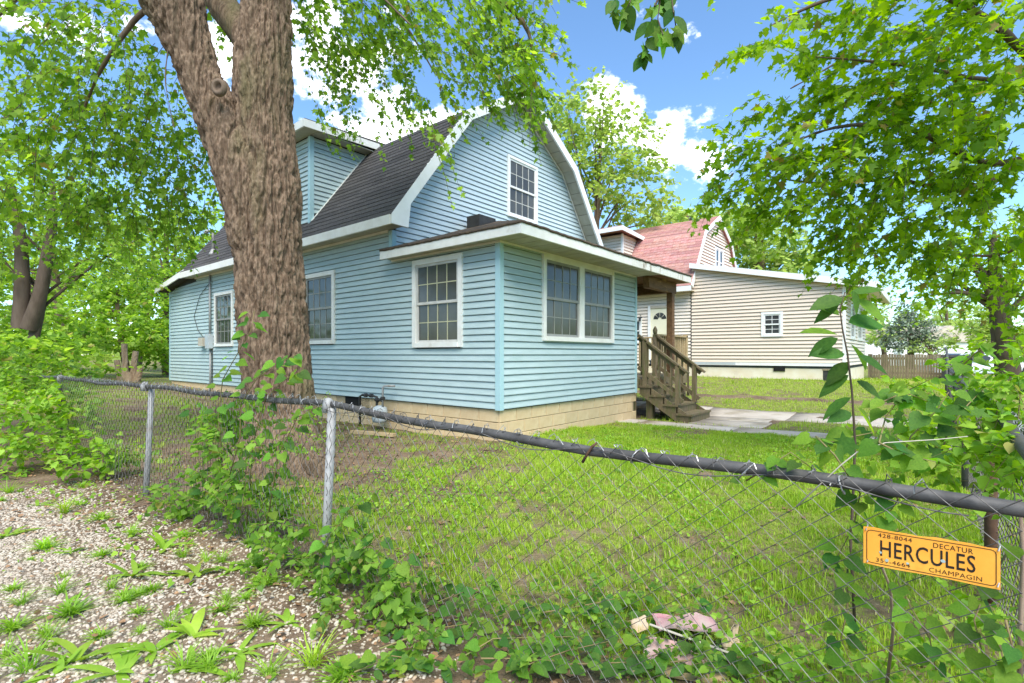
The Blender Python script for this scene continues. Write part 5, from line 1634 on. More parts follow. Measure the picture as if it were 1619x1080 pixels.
# ------------------------------------------------------------------ lawn
def to_px(x, y, z):
    X = -.185 + CT * x - ST * y; Y = 7.7 + ST * x + CT * y
    Ys = np.where(np.abs(Y) < .05, .05, Y)
    return CX + F * X / Ys, HV + F * (CAMH - z) / Ys, Y
def blades(n, x0, x1, y0, y1, hmin, hmax, w, dens, name, m, tuft=0., edge=-150):
    x = RNG.uniform(x0, x1, n); y = RNG.uniform(y0, y1, n)
    keep = RNG.random(n) < dens(x, y)
    x, y = x[keep], y[keep]
    z = gh(x, y)
    u, v, Y = to_px(x, y, z)
    k = (Y > .6) & (u > edge) & (u < 1619 - edge) & (v < 1250)
    x, y, z, Y = x[k], y[k], z[k], Y[k]
    m_ = len(x)
    hn = np.clip((fbm(x * 3.2, y * 3.2, 0, 3, 61) - .5) * 2.2 + .55, .1, 1.3)
    h = (hmin + (hmax - hmin) * RNG.random(m_) ** 1.4) * (.45 + 1.1 * hn)
    a = RNG.uniform(0, 2 * math.pi, m_)
    lean = RNG.uniform(.2, 1.2, m_)
    ww = w * RNG.uniform(.7, 1.4, m_)
    T, FA = L_BLADE
    ca, sa = np.cos(a), np.sin(a)
    P = np.empty((m_, 5, 3))
    for i in range(5):
        lx = T[i, 0] * ww; ly = T[i, 1] * h * lean * 1.6; lz = T[i, 2] * h * np.sqrt(np.clip(1.15 - .35 * lean, .3, 1))
        P[:, i, 0] = x + ca * lx - sa * ly
        P[:, i, 1] = y + sa * lx + ca * ly
        P[:, i, 2] = z - .005 + lz
    FF = (np.arange(m_) * 5)[:, None, None] + FA[None]
    lr = np.clip(.1 + .75 * fbm(x * .9, y * .9, 0, 3, 71) + RNG.normal(0, .26, m_), 0, 1)
    lr2 = np.clip(RNG.random(m_) * .985 + .22 * (fbm(x * 1.3, y * 1.3, 0, 3, 81) - .45), 0, 1)
    me = np_mesh(name, P.reshape(-1, 3), [FF.reshape(-1, 3)], {'lr': np.repeat(lr, 5), 'lr2': np.repeat(lr2, 5)})
    return obj(name, me, m)
g1 = blades(420000, -4.0, 4.0, -6.5, 2.6, .02, .062, .0058, lambda x, y: np.where(x < -.05, lawn(x, y), np.where(y < 0, lawn(x, y), 0)), 'grass', M['grass'])
tag(g1, 'patchy bright green grass of the front yard', 'grass', kind='stuff')
g2 = blades(60000, 4.0, 14, -10, 8, .03, .09, .011, lambda x, y: lawn(x, y) * .95, 'grass', M['grass'])
tag(g2, 'short grass between the driveway ribbons and the beige house', 'grass', kind='stuff')
g3 = blades(42000, -7, 0, 2.6, 26, .03, .09, .014, lambda x, y: lawn(x, y), 'grass', M['grass'])
tag(g3, 'thin grass in the shaded side yard and back yard', 'grass', kind='stuff')
g4 = blades(40000, 12, 26, -22, -2.9, .03, .09, .018, lambda x, y: .9 + 0 * x, 'grass', M['grass'])
tag(g4, 'mown grass beyond the beige house towards the street', 'grass', kind='stuff')

# ------------------------------------------------------------------ gravel lane, pebble by pebble (joined)
ph = (1 + 5 ** .5) / 2
ICO = nrm(np.array([(-1, ph, 0), (1, ph, 0), (-1, -ph, 0), (1, -ph, 0), (0, -1, ph), (0, 1, ph), (0, -1, -ph), (0, 1, -ph), (ph, 0, -1), (ph, 0, 1), (-ph, 0, -1), (-ph, 0, 1)], float))
ICF = np.array([(0, 11, 5), (0, 5, 1), (0, 1, 7), (0, 7, 10), (0, 10, 11), (1, 5, 9), (5, 11, 4), (11, 10, 2), (10, 7, 6), (7, 1, 8), (3, 9, 4), (3, 4, 2), (3, 2, 6), (3, 6, 8), (3, 8, 9), (4, 9, 5), (2, 4, 11), (6, 2, 10), (8, 6, 7), (9, 8, 1)])
def pebbles(n, x0, x1, y0, y1, s0, s1, dens):
    x = RNG.uniform(x0, x1, n); y = RNG.uniform(y0, y1, n)
    u, v, Y = to_px(x, y, 0)
    k = (RNG.random(n) < dens(x, y, Y)) & (Y > 1.2) & (u > -120) & (u < 900) & (v < 1130)
    x, y = x[k], y[k]; m_ = len(x); print('pebbles', m_)
    z = gh(x, y)
    s = s0 + (s1 - s0) * RNG.random(m_) ** 2
    a = RNG.uniform(0, 2 * math.pi, m_)
    el = np.stack([s * RNG.uniform(.9, 1.5, m_), s * RNG.uniform(.7, 1.0, m_), s * RNG.uniform(.4, .7, m_)], 1)
    P = ICO[None] * (1 + RNG.normal(0, .10, (m_, 12, 1))) * el[:, None, :]
    ca, sa = np.cos(a)[:, None], np.sin(a)[:, None]
    Q = np.empty_like(P)
    Q[..., 0] = P[..., 0] * ca - P[..., 1] * sa + x[:, None]
    Q[..., 1] = P[..., 0] * sa + P[..., 1] * ca + y[:, None]
    Q[..., 2] = P[..., 2] + P[..., 0] * RNG.normal(0, .25, (m_, 1)) + z[:, None] + el[:, 2:3] * .25
    FF = (np.arange(m_) * 12)[:, None, None] + ICF[None]
    return np_mesh('gravel', Q.reshape(-1, 3), [FF.reshape(-1, 3)], {'lr': np.repeat(RNG.random(m_), 12), 'lr2': np.repeat(RNG.random(m_) , 12)}, True)
def gdens(x, y, Y):
    o = fence_x(y) - x
    n = fbm(x * 1.3, y * 1.3, 0, 3, 91)
    lane = smooth((o + .25 - (n - .5) * 1.2) / 1.1) * np.clip(.75 + (n - .45) * 2.0, .3, 1)
    return lane * np.clip((3.6 / np.maximum(Y, .5)) ** 1.3, 0.1, 1)
gv = obj('gravel', pebbles(130000, -8.0, -3.9, -4.6, 2.2, .0055, .0145, gdens), M['pebble']); tag(gv, 'pale pebble gravel of the lane outside the fence', 'gravel', kind='stuff')
# dead leaves and bits of twig on the ground
def scatter_leaves(n, dens, smin, smax, tm, name, m, label, cat, x0=-8, x1=4.5, y0=-6, y1=6, flat=.25, lift=.012):
    x = RNG.uniform(x0, x1, n); y = RNG.uniform(y0, y1, n)
    k = RNG.random(n) < dens(x, y)
    x, y = x[k], y[k]
    z = gh(x, y) + lift + RNG.random(len(x)) * lift
    u, v, Y = to_px(x, y, z)
    k = (Y > 1.) & (u > -100) & (u < 1720) & (v < 1200)
    pos = np.stack([x, y, z], 1)[k]; m_ = len(pos)
    ax = RNG.normal(0, 1, (m_, 3)); ax[:, 2] *= flat
    up = np.array([0, 0, 1.]) + RNG.normal(0, flat, (m_, 3))
    o = obj(name, leaves_mesh(name, pos, ax, up, RNG.uniform(smin, smax, m_), tm), m)
    return tag(o, label, cat, kind='stuff')
scatter_leaves(22000, lambda x, y: np.clip(.75 - .6 * np.abs(fence_x(y) - x - .2), .12, .8) * (fbm(x * 2, y * 2, 0, 2, 3) > .42) * ((x < -.1) | (y < 0)), .018, .05, L_MAPLE_LO, 'leaf_litter', M['litter'], 'dry brown leaf litter on the soil along the fence', 'litter')
scatter_leaves(7000, lambda x, y: (x > -3.8) * (x < -.1) * (y > -2) * (y < 4) * (fbm(x * 2.2, y * 2.2, 0, 2, 53) > .45) * .7, .015, .045, L_MAPLE_LO, 'leaf_litter', M['litter'], 'dark leaf litter scattered on the bare soil beside the blue house', 'litter', flat=.4)
scatter_leaves(16000, lambda x, y: (x < fence_x(y) - .2) * (fbm(x * 2.0, y * 2.0, 0, 3, 57) > .44) * .6, .008, .03, L_MAPLE_LO, 'leaf_litter', M['litter'], 'brown leaf crumbs and litter among the pebbles of the lane', 'litter', flat=.35, lift=.016)
# low creeping ground cover in the yard and along the fence
scatter_leaves(26000, lambda x, y: np.clip(smooth((.9 - np.abs(fence_x(y) - x - .12)) / .9) * (fbm(x * 2.4, y * 2.4, 0, 3, 13) - .36) * 5, 0, .9), .018, .045, L_HEART, 'ground_cover', M['leaf_weed'], 'low creeping leafy ground cover along the fence foot', 'ground cover', flat=.5, lift=.02)
scatter_leaves(34000, lambda x, y: np.clip((fbm(x * 2.6, y * 2.6, 0, 3, 17) - .43) * 4, 0, .7) * (x > fence_x(y) + .2) * (x < -.1) * (y > -2.5), .016, .04, L_HEART, 'ground_cover', M['leaf_vine'], 'sparse low weeds on the shaded soil round the big maple', 'ground cover', flat=.5, lift=.02)

scatter_leaves(14000, lambda x, y: (x < fence_x(y) - .3) * np.clip((fbm(x * 2.2, y * 2.2, 0, 3, 29) - .52) * 6, 0, .8), .012, .04, L_OVAL, 'ground_cover', M['leaf_weed'], 'small scattered weed seedlings among the pebbles of the lane', 'ground cover', flat=.8, lift=.014)
scatter_leaves(30000, lambda x, y: (x > fence_x(y) + .15) * (y < 0) * np.clip((fbm(x * 1.7, y * 1.7, 0, 3, 37) - .50) * 5, 0, .8), .012, .035, L_HEART, 'ground_cover', M['leaf_weed'], 'clover and low broad weeds mixed into the front yard grass', 'ground cover', flat=.6, lift=.03, x0=-4, x1=3.6, y0=-6, y1=0)
# ------------------------------------------------------------------ weeds in the gravel
def blade_leaf(L_, w, arch, a, tilt, n=5, base=(0, 0, 0)):
    """one arching strap leaf as verts/faces"""
    V, Q = [], []
    ca, sa = math.cos(a), math.sin(a)
    for i in range(n + 1):
        t = i / n
        r = L_ * (t * math.cos(tilt) + arch * t * t * .5); z = L_ * (t * math.sin(tilt) - arch * t * t * .55)
        ww = w * (math.sin(math.pi * min(1, .12 + t * .88)) ** .8) * .5
        for s in (-1, 1):
            V.append((base[0] + ca * r - sa * ww * s, base[1] + sa * r + ca * ww * s, base[2] + max(z, .004) + .15 * ww))
    for i in range(n): Q.append((2 * i, 2 * i + 1, 2 * i + 3, 2 * i + 2))
    return V, Q
def strap_weed_mesh(seed, nl, L0, L1, w, up0=.5, up1=1.3):
    r = random.Random(seed); b = MB()
    for k in range(nl):
        V, Q = blade_leaf(r.uniform(L0, L1), w * r.uniform(.7, 1.2), r.uniform(.3, 1.0), r.uniform(0, 6.28), r.uniform(up0, up1), base=(r.uniform(-.02, .02), r.uniform(-.02, .02), 0))
        b.add(V, Q)
    return b.mesh('weed', True)
WMB = [M['leaf_bright'], M['leaf_bright']]
M['weed_blade'] = pmat('fresh_weed_blade', (.22, .38, .035), (.32, .48, .06), 8, .45, rnd=.2, hsv=.015, transl=.4)
weed_meshes = {'rosette': [strap_weed_mesh(s, 9, .08, .17, .030, .25, .9) for s in range(3)], 'tuft': [strap_weed_mesh(10 + s, 46, .07, .2, .006, .8, 1.5) for s in range(3)], 'broad': [strap_weed_mesh(20 + s, 7, .10, .2, .05, .35, 1.1) for s in range(2)], 'fine': [strap_weed_mesh(30 + s, 90, .04, .11, .006, .4, 1.4) for s in range(2)]}
for ms in weed_meshes.values():
    for me in ms: me.materials.append(M['weed_blade'])
wl_ = [(101, 812, 'tuft', 1.3), (72, 868, 'fine', 1.5), (207, 849, 'tuft', .9), (262, 868, 'broad', .9), (212, 912, 'rosette', 1.1), (308, 910, 'rosette', 1.2), (111, 972, 'fine', 1.6), (268, 992, 'tuft', .9), (308, 1006, 'broad', .9), (125, 1045, 'rosette', 1.3), (19, 996, 'fine', 1.2), (496, 1054, 'tuft', 1.2), (424, 1068, 'tuft', .9), (20, 933, 'fine', .9), (351, 966, 'fine', 1.0), (402, 990, 'fine', 1.2), (12, 848, 'rosette', 1.1), (159, 822, 'fine', 1.3), (60, 800, 'rosette', .9), (45, 1062, 'tuft', 1.1), (190, 1062, 'rosette', 1.2), (240, 935, 'fine', .9), (330, 1060, 'tuft', .8), (15, 780, 'tuft', 1.2), (130, 770, 'fine', 1.2), (160, 880, 'fine', 1.1), (290, 850, 'fine', 1.2), (245, 1030, 'rosette', 1.0), (80, 1010, 'tuft', .8), (375, 1035, 'rosette', .9), (540, 1075, 'fine', 1.3), (455, 985, 'rosette', .8), (420, 925, 'fine', 1.3), (350, 890, 'tuft', .8)]
rw_ = random.Random(3)
named = {(101, 812): 'large grass tuft high on the gravel just below the shrub', (72, 868): 'soft feathery weed clump on gravel below the tallest grass tuft', (262, 868): 'broad-leaved weed on gravel nearest the foot of the far grey post',
         (212, 912): 'flat strap-leaved rosette in mid gravel below the broad-leaved weed', (308, 910): 'strap-leaved rosette where pebbles meet bare soil by the vine', (111, 972): 'spreading feathery weed in the middle of the open gravel', (308, 1006): 'low broad-leaved weed near the soil edge of the gravel',
         (125, 1045): 'biggest strap-leaved rosette at the bottom picture edge', (496, 1054): 'upright grass tuft at the bottom edge beside the sprawling vine', (12, 848): 'strap-leaved rosette cut by the left picture edge', (45, 1062): 'grass tuft in the bottom left picture corner', (402, 990): 'feathery weed on bare soil close to the fence vine'}
rest = []
for k in range(46):
    wl_.append((rw_.uniform(-10, 430), rw_.uniform(775, 1078), rw_.choice(('fine', 'fine', 'tuft', 'rosette')), rw_.uniform(.45, .95)))
for (u, v, t, s) in wl_:
    x, y, d = ground_px(u, v)
    me = random.choice(weed_meshes[t])
    if (u, v) in named:
        o = obj('weed', me, None, None, (x, y, gz(x, y) - .004), (0, 0, random.uniform(0, 6.28)), (s, s, s * random.uniform(.9, 1.2)))
        tag(o, named[(u, v)], 'weed', 'weeds growing out of the gravel')
    else:
        rest.append((me, Matrix.Translation((x, y, gz(x, y) - .004)) @ Matrix.Rotation(random.uniform(0, 6.28), 4, 'Z') @ Matrix.Diagonal((s, s, s, 1))))
import bmesh
bm_ = bmesh.new()
for me, mt in rest:
    n0 = len(bm_.verts)
    bm_.from_mesh(me)
    bm_.verts.ensure_lookup_table()
    bmesh.ops.transform(bm_, matrix=mt, verts=bm_.verts[n0:])
wm_ = bpy.data.meshes.new('weeds'); bm_.to_mesh(wm_); bm_.free()
tag(obj('weeds', wm_, M['weed_blade']), 'small scattered weeds and grass sprouts all over the gravel lane', 'weeds', kind='stuff')

# ------------------------------------------------------------------ vines and shrubs on the fence
LM = {'heart_d': leaf_obj_mesh('leaf', L_HEART, M['leaf_dark']), 'heart_b': leaf_obj_mesh('leaf', L_HEART, M['leaf_bright']), 'oval_d': leaf_obj_mesh('leaf', L_OVAL, M['leaf_dark'], 1.0), 'oval_b': leaf_obj_mesh('leaf', L_OVAL, M['leaf_bright'], 1.05), 'lobed_d': leaf_obj_mesh('leaf', L_MAPLE, M['leaf_dark'], 1.15)}
def fd_(u):
    y = fence_t(u); x = float(fence_x(y))
    return 7.7 + ST * x + CT * y
def stem(parent, pts, r0, r1, m='stem_green', name='stem'):
    b = MB(); b.tube([Vector(p) - parent.location for p in pts], list(np.linspace(r0, r1, len(pts))), 6); return b.build(name, M[m], parent, True)
def leafy(parent, pts, n, s0, s1, kinds, rr, face=None, spreadr=.05, droop=.4):
    """leaves set along a stem, each an object"""
    pts = [Vector(p) for p in pts]
    for k in range(n):
        t = (k + rr.random()) / n * (len(pts) - 1)
        i = min(int(t), len(pts) - 2)
        p = pts[i].lerp(pts[i + 1], t - i)
        side = 1 if k % 2 else -1
        out = Vector(tuple(RIGHT)) * side * rr.uniform(.4, 1.) + Vector(tuple(FWD)) * rr.uniform(-.9, .5)
        ax = out + Vector((0, 0, rr.uniform(-droop - .3, .35 - droop)))
        upv = Vector((0, 0, 1)) + Vector(tuple(-FWD)) * rr.uniform(.2, 1.3) + Vector((rr.uniform(-.4, .4), rr.uniform(-.4, .4), 0))
        place_leaf(LM[rr.choice(kinds)], parent, p + out.normalized() * rr.uniform(.2, 1) * spreadr, ax, upv, rr.uniform(s0, s1))
def mass(parent, centers, nl, length, lsize, tmpl, m, droop=.2, upw=.6, twig=.0025):
    dirs = nrm(RNG.normal(0, 1, centers.shape) + np.array([0, 0, upw]))
    pos, ax, up, size, segs = sprays(centers, dirs, nl, length, lsize, droop, jit=.3)
    k = pos[:, 2] > gh(pos[:, 0], pos[:, 1]) + .015
    c = obj('foliage', shift(leaves_mesh('foliage', pos[k], ax[k], up[k], size[k], tmpl), parent), m, parent); c['kind'] = 'stuff'
    t = obj('stems', shift(twig_mesh('stems', segs, twig, twig * .5), parent), M['stem_green'], parent); t['kind'] = 'stuff'
def plant(name, label, cat, u, d):
    x, y = fr((u - CX) / F * d, d)
    return thing(name, label, cat, (x, y, gz(x, y)))
rr = random.Random(8)
# shrub mass at the far end of the fence
sh = plant('shrub', 'bright leafy shrub swallowing the far end of the fence', 'shrub', 70, 6.4)
mass(sh, np.concatenate([blob(10, 640, 6.6, 80, 50, .6, 50), blob(85, 665, 6.2, 70, 46, .5, 54), blob(150, 725, 5.6, 60, 30, .35, 40), blob(30, 720, 6.0, 60, 44, .5, 40), blob(40, 600, 7.2, 50, 30, .5, 18), blob(105, 640, 6.7, 40, 34, .35, 26)]), 12, .28, .078, L_HEART, M['leaf_weed'])
sh2 = plant('shrub', 'dark leafy shrub rising at the picture edge behind the fence', 'shrub', 20, 8.2)
mass(sh2, np.concatenate([blob(0, 585, 8.6, 80, 36, .6, 40), blob(80, 600, 8.6, 60, 26, .5, 30), blob(-40, 610, 7.6, 70, 60, .6, 36)]), 12, .35, .10, L_HEART, M['leaf_vine'])
# climbing vine between the two grey posts
v1 = plant('climbing_vine', 'tall climbing vine tangled over the rail in front of the maple trunk', 'vine', 370, 4.0)
mass(v1, np.concatenate([blob(345, 690, 4.05, 44, 50, .15, 20), blob(380, 745, 3.9, 60, 46, .18, 26), blob(330, 770, 4.2, 50, 34, .15, 22), blob(440, 690, 3.7, 50, 28, .12, 9), blob(415, 805, 3.7, 64, 28, .2, 24), blob(370, 640, 4.0, 40, 30, .12, 16), blob(280, 800, 4.4, 50, 30, .2, 22)]), 11, .2, .06, L_HEART, M['leaf_vine'], .3, .2)
for ch in ([(360, 830), (352, 740), (345, 660), (352, 600), (375, 560), (398, 520), (402, 492)], [(390, 830), (400, 700), (420, 630), (450, 600), (480, 585)], [(330, 820), (320, 720), (312, 660), (300, 625)], [(420, 840), (440, 720), (470, 660), (510, 640)], [(350, 800), (380, 690), (380, 640), (405, 600), (440, 575), (470, 560)]):
    P = [at(u, v, fd_(u) - .06 + rr.uniform(-.05, .05)) for u, v in ch]
    stem(v1, P, .005, .002)
    leafy(v1, P, 5 * len(ch), .05, .095, ('heart_d', 'heart_b', 'heart_b'), rr, spreadr=.06)
# vine round the near post and along the fence foot
v2 = plant('climbing_vine', 'leafy vine round the foot of the near grey post', 'vine', 500, 3.0)
mass(v2, np.concatenate([blob(500, 880, 3.1, 70, 50, .2, 34), blob(450, 860, 3.2, 60, 40, .2, 26), blob(560, 900, 2.85, 60, 60, .2, 32), blob(540, 830, 3.0, 30, 30, .1, 8), blob(620, 960, 2.6, 70, 50, .2, 36), blob(540, 990, 2.6, 50, 50, .15, 18)]), 10, .15, .05, L_HEART, M['leaf_vine'], .3, .25, .0016)
for ch in ([(505, 960), (500, 900), (520, 850), (560, 800), (590, 780)], [(520, 960), (540, 900), (560, 880), (600, 850)], [(490, 940), (470, 880), (440, 850)], [(560, 1000), (600, 950), (620, 900), (640, 880)]):
    P = [at(u, v, fd_(u) - .1 + rr.uniform(-.05, .05)) for u, v in ch]
    stem(v2, P, .004, .0015)
    leafy(v2, P, 14, .05, .09, ('heart_d', 'heart_b', 'heart_b', 'oval_d'), rr, spreadr=.05)
# low dark-leaved vine at the bottom of the picture
v3 = plant('climbing_vine', 'low vine with round dark leaves sprawling along the fence foot at bottom centre', 'vine', 850, 2.05)
def low(u, v):
    x, y, d = ground_px(u, v); return Vector((x, y, gz(x, y) + rr.uniform(.03, .12)))
for ch in ([(600, 1070), (680, 1030), (760, 1000), (850, 985)], [(700, 1075), (780, 1050), (860, 1030), (960, 1020)], [(800, 1080), (900, 1060), (1000, 1030)], [(620, 1000), (700, 985), (760, 960)], [(860, 1000), (940, 980), (1010, 960)], [(900, 1085), (1000, 1070), (1090, 1050)], [(760, 1085), (830, 1070), (900, 1075)], [(560, 1085), (620, 1060), (700, 1070)], [(1000, 1085), (1060, 1050), (1120, 1040), (1190, 1050)], [(980, 1000), (1040, 985), (1100, 990)], [(1060, 1078), (1130, 1070), (1200, 1075)]):
    P = [low(u, v) for u, v in ch]
    stem(v3, P, .0035, .0015)
    leafy(v3, P, 22, .04, .085, ('heart_d', 'heart_d', 'heart_b', 'oval_d', 'oval_b'), rr, spreadr=.08, droop=.1)
mass(v3, np.concatenate([np.array([tuple(low(rr.uniform(560, 1120), rr.uniform(940, 1090))) for _ in range(110)])]), 9, .12, .04, L_HEART, M['leaf_vine'], .2, .7, .0012)
# vine round the sign
v4 = plant('climbing_vine', 'heart-leaved vine growing through the wire round the orange sign', 'vine', 1330, 1.62)
for ch, n in (([(1180, 760), (1220, 735), (1250, 715), (1290, 745)], 8), ([(1290, 690), (1320, 720), (1360, 780), (1350, 830), (1330, 870), (1310, 900)], 22), ([(1400, 760), (1420, 790), (1400, 820)], 9), ([(1340, 900), (1340, 960), (1330, 1010), (1350, 1060)], 12), ([(1420, 920), (1440, 960), (1470, 1010), (1480, 1060)], 12), ([(1600, 860), (1560, 930), (1540, 980), (1560, 1060)], 14), ([(1590, 980), (1600, 1020), (1610, 1060)], 9), ([(1390, 700), (1430, 720), (1480, 730)], 12)):
    P = [at(u, v, fd_(u) + rr.uniform(-.02, .10)) for u, v in ch]
    stem(v4, P, .003, .0012)
    leafy(v4, P, n, .035, .065, ('heart_d', 'heart_b', 'heart_b'), rr, spreadr=.03)
mass(v4, np.concatenate([blob(1500, 1040, 1.75, 130, 60, .25, 30), blob(1580, 960, 1.7, 60, 60, .2, 16), blob(1330, 1060, 2.0, 110, 40, .25, 26), blob(1220, 1060, 2.1, 90, 30, .2, 14)]), 9, .12, .042, L_HEART, M['leaf_weed'], .3, .3, .0012)
stem(v4, [at(1400, 1100, 1.9), at(1412, 1000, 1.75), at(1408, 930, 1.66), at(1380, 860, 1.6)], .006, .003, 'stump')
stem(v4, [at(1612, 1100, 1.5), at(1614, 980, 1.5), at(1618, 880, 1.5), at(1612, 790, 1.5)], .007, .005, 'stump')
# mulberry shoot standing above the rail
v5 = plant('sapling', 'slender upright sapling with large alternate leaves above the rail', 'sapling', 1340, 2.2)
P = [at(u, v, 2.1) for u, v in ((1352, 1000), (1345, 860), (1350, 760), (1352, 700), (1347, 620), (1340, 560), (1332, 520), (1328, 490), (1336, 462))]
stem(v5, P, .006, .002, 'twig')
sap = [(1335, 470, -28, 8, 60), (1340, 465, 30, -6, 48), (1330, 480, -26, 16, 44), (1350, 470, 32, 22, 62), (1332, 500, -36, -16, 46), (1335, 510, 52, 0, 66), (1330, 530, -45, -8, 58), (1330, 532, -42, 22, 52), (1342, 540, 26, 32, 58), (1342, 560, -56, -2, 54), (1345, 570, -26, 24, 48), (1347, 590, -42, 26, 58), (1350, 600, 34, 20, 50), (1350, 625, -40, 26, 58), (1352, 640, 34, 40, 62), (1350, 650, -44, 16, 48), (1352, 680, -50, 14, 58), (1353, 690, -34, 32, 46), (1352, 560, 40, 20, 50), (1345, 455, 14, 40, 46)]
for (u, v, du, dv, L_) in sap:
    dd = 2.1 + rr.uniform(-.06, .06)
    p0, p1 = at(u, v, dd), at(u + du, v + dv, dd + rr.uniform(-.05, .05))
    upv = Vector((0, 0, 1)) + Vector(tuple(-FWD)) * rr.uniform(.3, 1.2) + Vector(tuple(RIGHT)) * rr.uniform(-.3, .3)
    place_leaf(LM[rr.choice(('oval_d', 'oval_d', 'oval_b', 'lobed_d' if v > 640 else 'oval_d'))], v5, p0 + (p1 - p0) * .12, p1 - p0, upv, L_ / F * 2.1 * rr.uniform(.85, 1.05))
# overgrown vine on the return fence
v6 = plant('climbing_vine', 'thick bright vine burying the return fence behind the rail', 'vine', 1490, 3.0)
mass(v6, np.concatenate([blob(1510, 650, 3.0, 80, 50, .35, 32), blob(1440, 700, 2.6, 60, 44, .25, 20), blob(1545, 590, 3.4, 60, 26, .3, 14), blob(1515, 725, 2.6, 70, 40, .3, 26), blob(1460, 635, 3.2, 46, 26, .3, 10), blob(1595, 570, 3.0, 34, 30, .25, 8), blob(1570, 665, 2.6, 50, 50, .25, 20), blob(1595, 720, 2.2, 40, 50, .2, 24), blob(1600, 620, 2.4, 40, 50, .2, 24), blob(1590, 710, 1.95, 36, 50, .12, 12)]), 10, .17, .055, L_HEART, M['leaf_weed'], .3, .3, .0016)
for ch, n in (([(1390, 700), (1400, 660), (1430, 620), (1470, 600)], 14), ([(1420, 740), (1440, 690), (1480, 650), (1500, 620)], 14), ([(1480, 740), (1500, 680), (1530, 640), (1560, 610)], 12), ([(1500, 600), (1540, 560), (1570, 540)], 9), ([(1560, 700), (1580, 640), (1600, 600)], 9), ([(1310, 700), (1350, 690), (1400, 680)], 12), ([(1600, 720), (1610, 660), (1615, 600)], 8), ([(1385, 640), (1430, 620), (1480, 640)], 10)):
    P = [at(u, v, 2.35 + rr.uniform(-.15, .25)) for u, v in ch]
    stem(v6, P, .004, .0015)
    leafy(v6, P, n, .05, .10, ('heart_b', 'heart_b', 'heart_d', 'oval_b', 'lobed_d'), rr, spreadr=.06)
# bent dry stem arching over the rail
b = thing('dry_stem', 'bare pale dry stem bent across the rail near the sign', 'stem', tuple(at(1300, 760, 1.55)))
stem(b, [at(1260, 800, 1.6), at(1330, 735, 1.55), at(1355, 715, 1.53), at(1400, 700, 1.5), at(1480, 695, 1.5), at(1530, 690, 1.5)], .0022, .0012, 'tan_box', 'stalk')
# dry grassy suckers at the foot of the tree
v7 = plant('suckers', 'pale twiggy suckers at the foot of the big maple', 'shrub', 500, 5.4)
mass(v7, np.concatenate([blob(490, 680, 5.5, 40, 50, .25, 30), blob(400, 720, 5.4, 40, 20, .2, 12)]), 8, .2, .05, L_OVAL, M['leaf_weed'], .2, .8, .003)

# ------------------------------------------------------------------ crushed carton in the grass
M['pink'] = pmat('faded_pink_print', (.46, .27, .26), (.40, .32, .28), 9, .8, .003, 20, c3=(.40, .18, .20), s3=6, t3=(.5, .66))
M['kraft'] = pmat('sodden_kraft_board', (.40, .27, .14), (.48, .36, .22), 7, .85, .003, 20, c3=(.5, .42, .34), s3=5)
cx3, cy3, cd3 = ground_px(1085, 1025)
cz3 = gz(cx3, cy3)
ct = thing('crushed_carton', 'crushed pink and tan cardboard carton lying in the weeds behind the wire', 'carton', (cx3, cy3, cz3))
def sheet(name, m, cpos, ex, ey, w, h, seed, amp=.02):
    ex, ey = Vector(ex).normalized(), Vector(ey).normalized(); nz = ex.cross(ey).normalized()
    n1, n2 = 9, 7
    V, Q = [], []
    for j in range(n2):
        for i in range(n1):
            a, c = i / (n1 - 1) - .5, j / (n2 - 1) - .5
            jx = (float(vnoise(i * .9, j * .9, seed, 3)) - .5) * .25 / n1 if i in (0, n1 - 1) or j in (0, n2 - 1) else 0
            p = Vector(cpos) + ex * (a + jx) * w + ey * (c + jx) * h + nz * amp * 2 * (float(fbm(i * .55, j * .55, seed, 2, 4)) - .5)
            V.append(p)
    for j in range(n2 - 1):
        for i in range(n1 - 1):
            k = j * n1 + i; Q.append((k, k + 1, k + n1 + 1, k + n1))
    V2 = [v - nz * .003 for v in V]; m0 = len(V)
    Q2 = [tuple(q + m0 for q in f[::-1]) for f in Q]
    per = [i for i in range(n1)] + [j * n1 + n1 - 1 for j in range(1, n2)] + [(n2 - 1) * n1 + i for i in range(n1 - 2, -1, -1)] + [j * n1 for j in range(n2 - 2, 0, -1)]
    Q3 = [(per[k], per[(k + 1) % len(per)], per[(k + 1) % len(per)] + m0, per[k] + m0) for k in range(len(per))]
    b = MB(); b.add(V + V2, Q + Q2 + Q3); return b.build(name, m, ct, True)
R_, F_ = Vector(tuple(RIGHT)), Vector(tuple(FWD))
sheet('panel', M['pink'], (R_ * -.06 + F_ * -.10 + Vector((0, 0, .05))), R_ * 1 + F_ * -.35, F_ + R_ * .3 + Vector((0, 0, .35)), .26, .13, 1)
sheet('panel', M['pink'], (R_ * .02 + F_ * .06 + Vector((0, 0, .10))), R_ + F_ * -.15, F_ + Vector((0, 0, .1)), .24, .12, 2, .03)
sheet('panel', M['kraft'], (R_ * .17 + F_ * -.03 + Vector((0, 0, .06))), R_ * .5 + F_ * .4, Vector((0, 0, 1)) + F_ * .3, .12, .12, 3)
sheet('flap', M['kraft'], (R_ * -.04 + F_ * -.19 + Vector((0, 0, .03))), R_ + F_ * -.3, F_ + Vector((0, 0, .2)), .24, .09, 4)
sheet('flap', M['kraft'], (R_ * -.17 + F_ * .07 + Vector((0, 0, .08))), R_ * .8 + F_ * .5, F_ + Vector((0, 0, .6)), .09, .07, 5)
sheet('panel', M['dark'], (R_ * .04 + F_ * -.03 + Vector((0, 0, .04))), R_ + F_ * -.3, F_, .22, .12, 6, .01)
b = MB(); b.bar(R_ * -.14 + F_ * .02 + Vector((0, 0, .12)), R_ * .12 + F_ * -.14 + Vector((0, 0, .085)), .012, .004); b.build('tape_edge', M['tan_box'], ct)
ct.scale = (1.2, 1.2, .85)
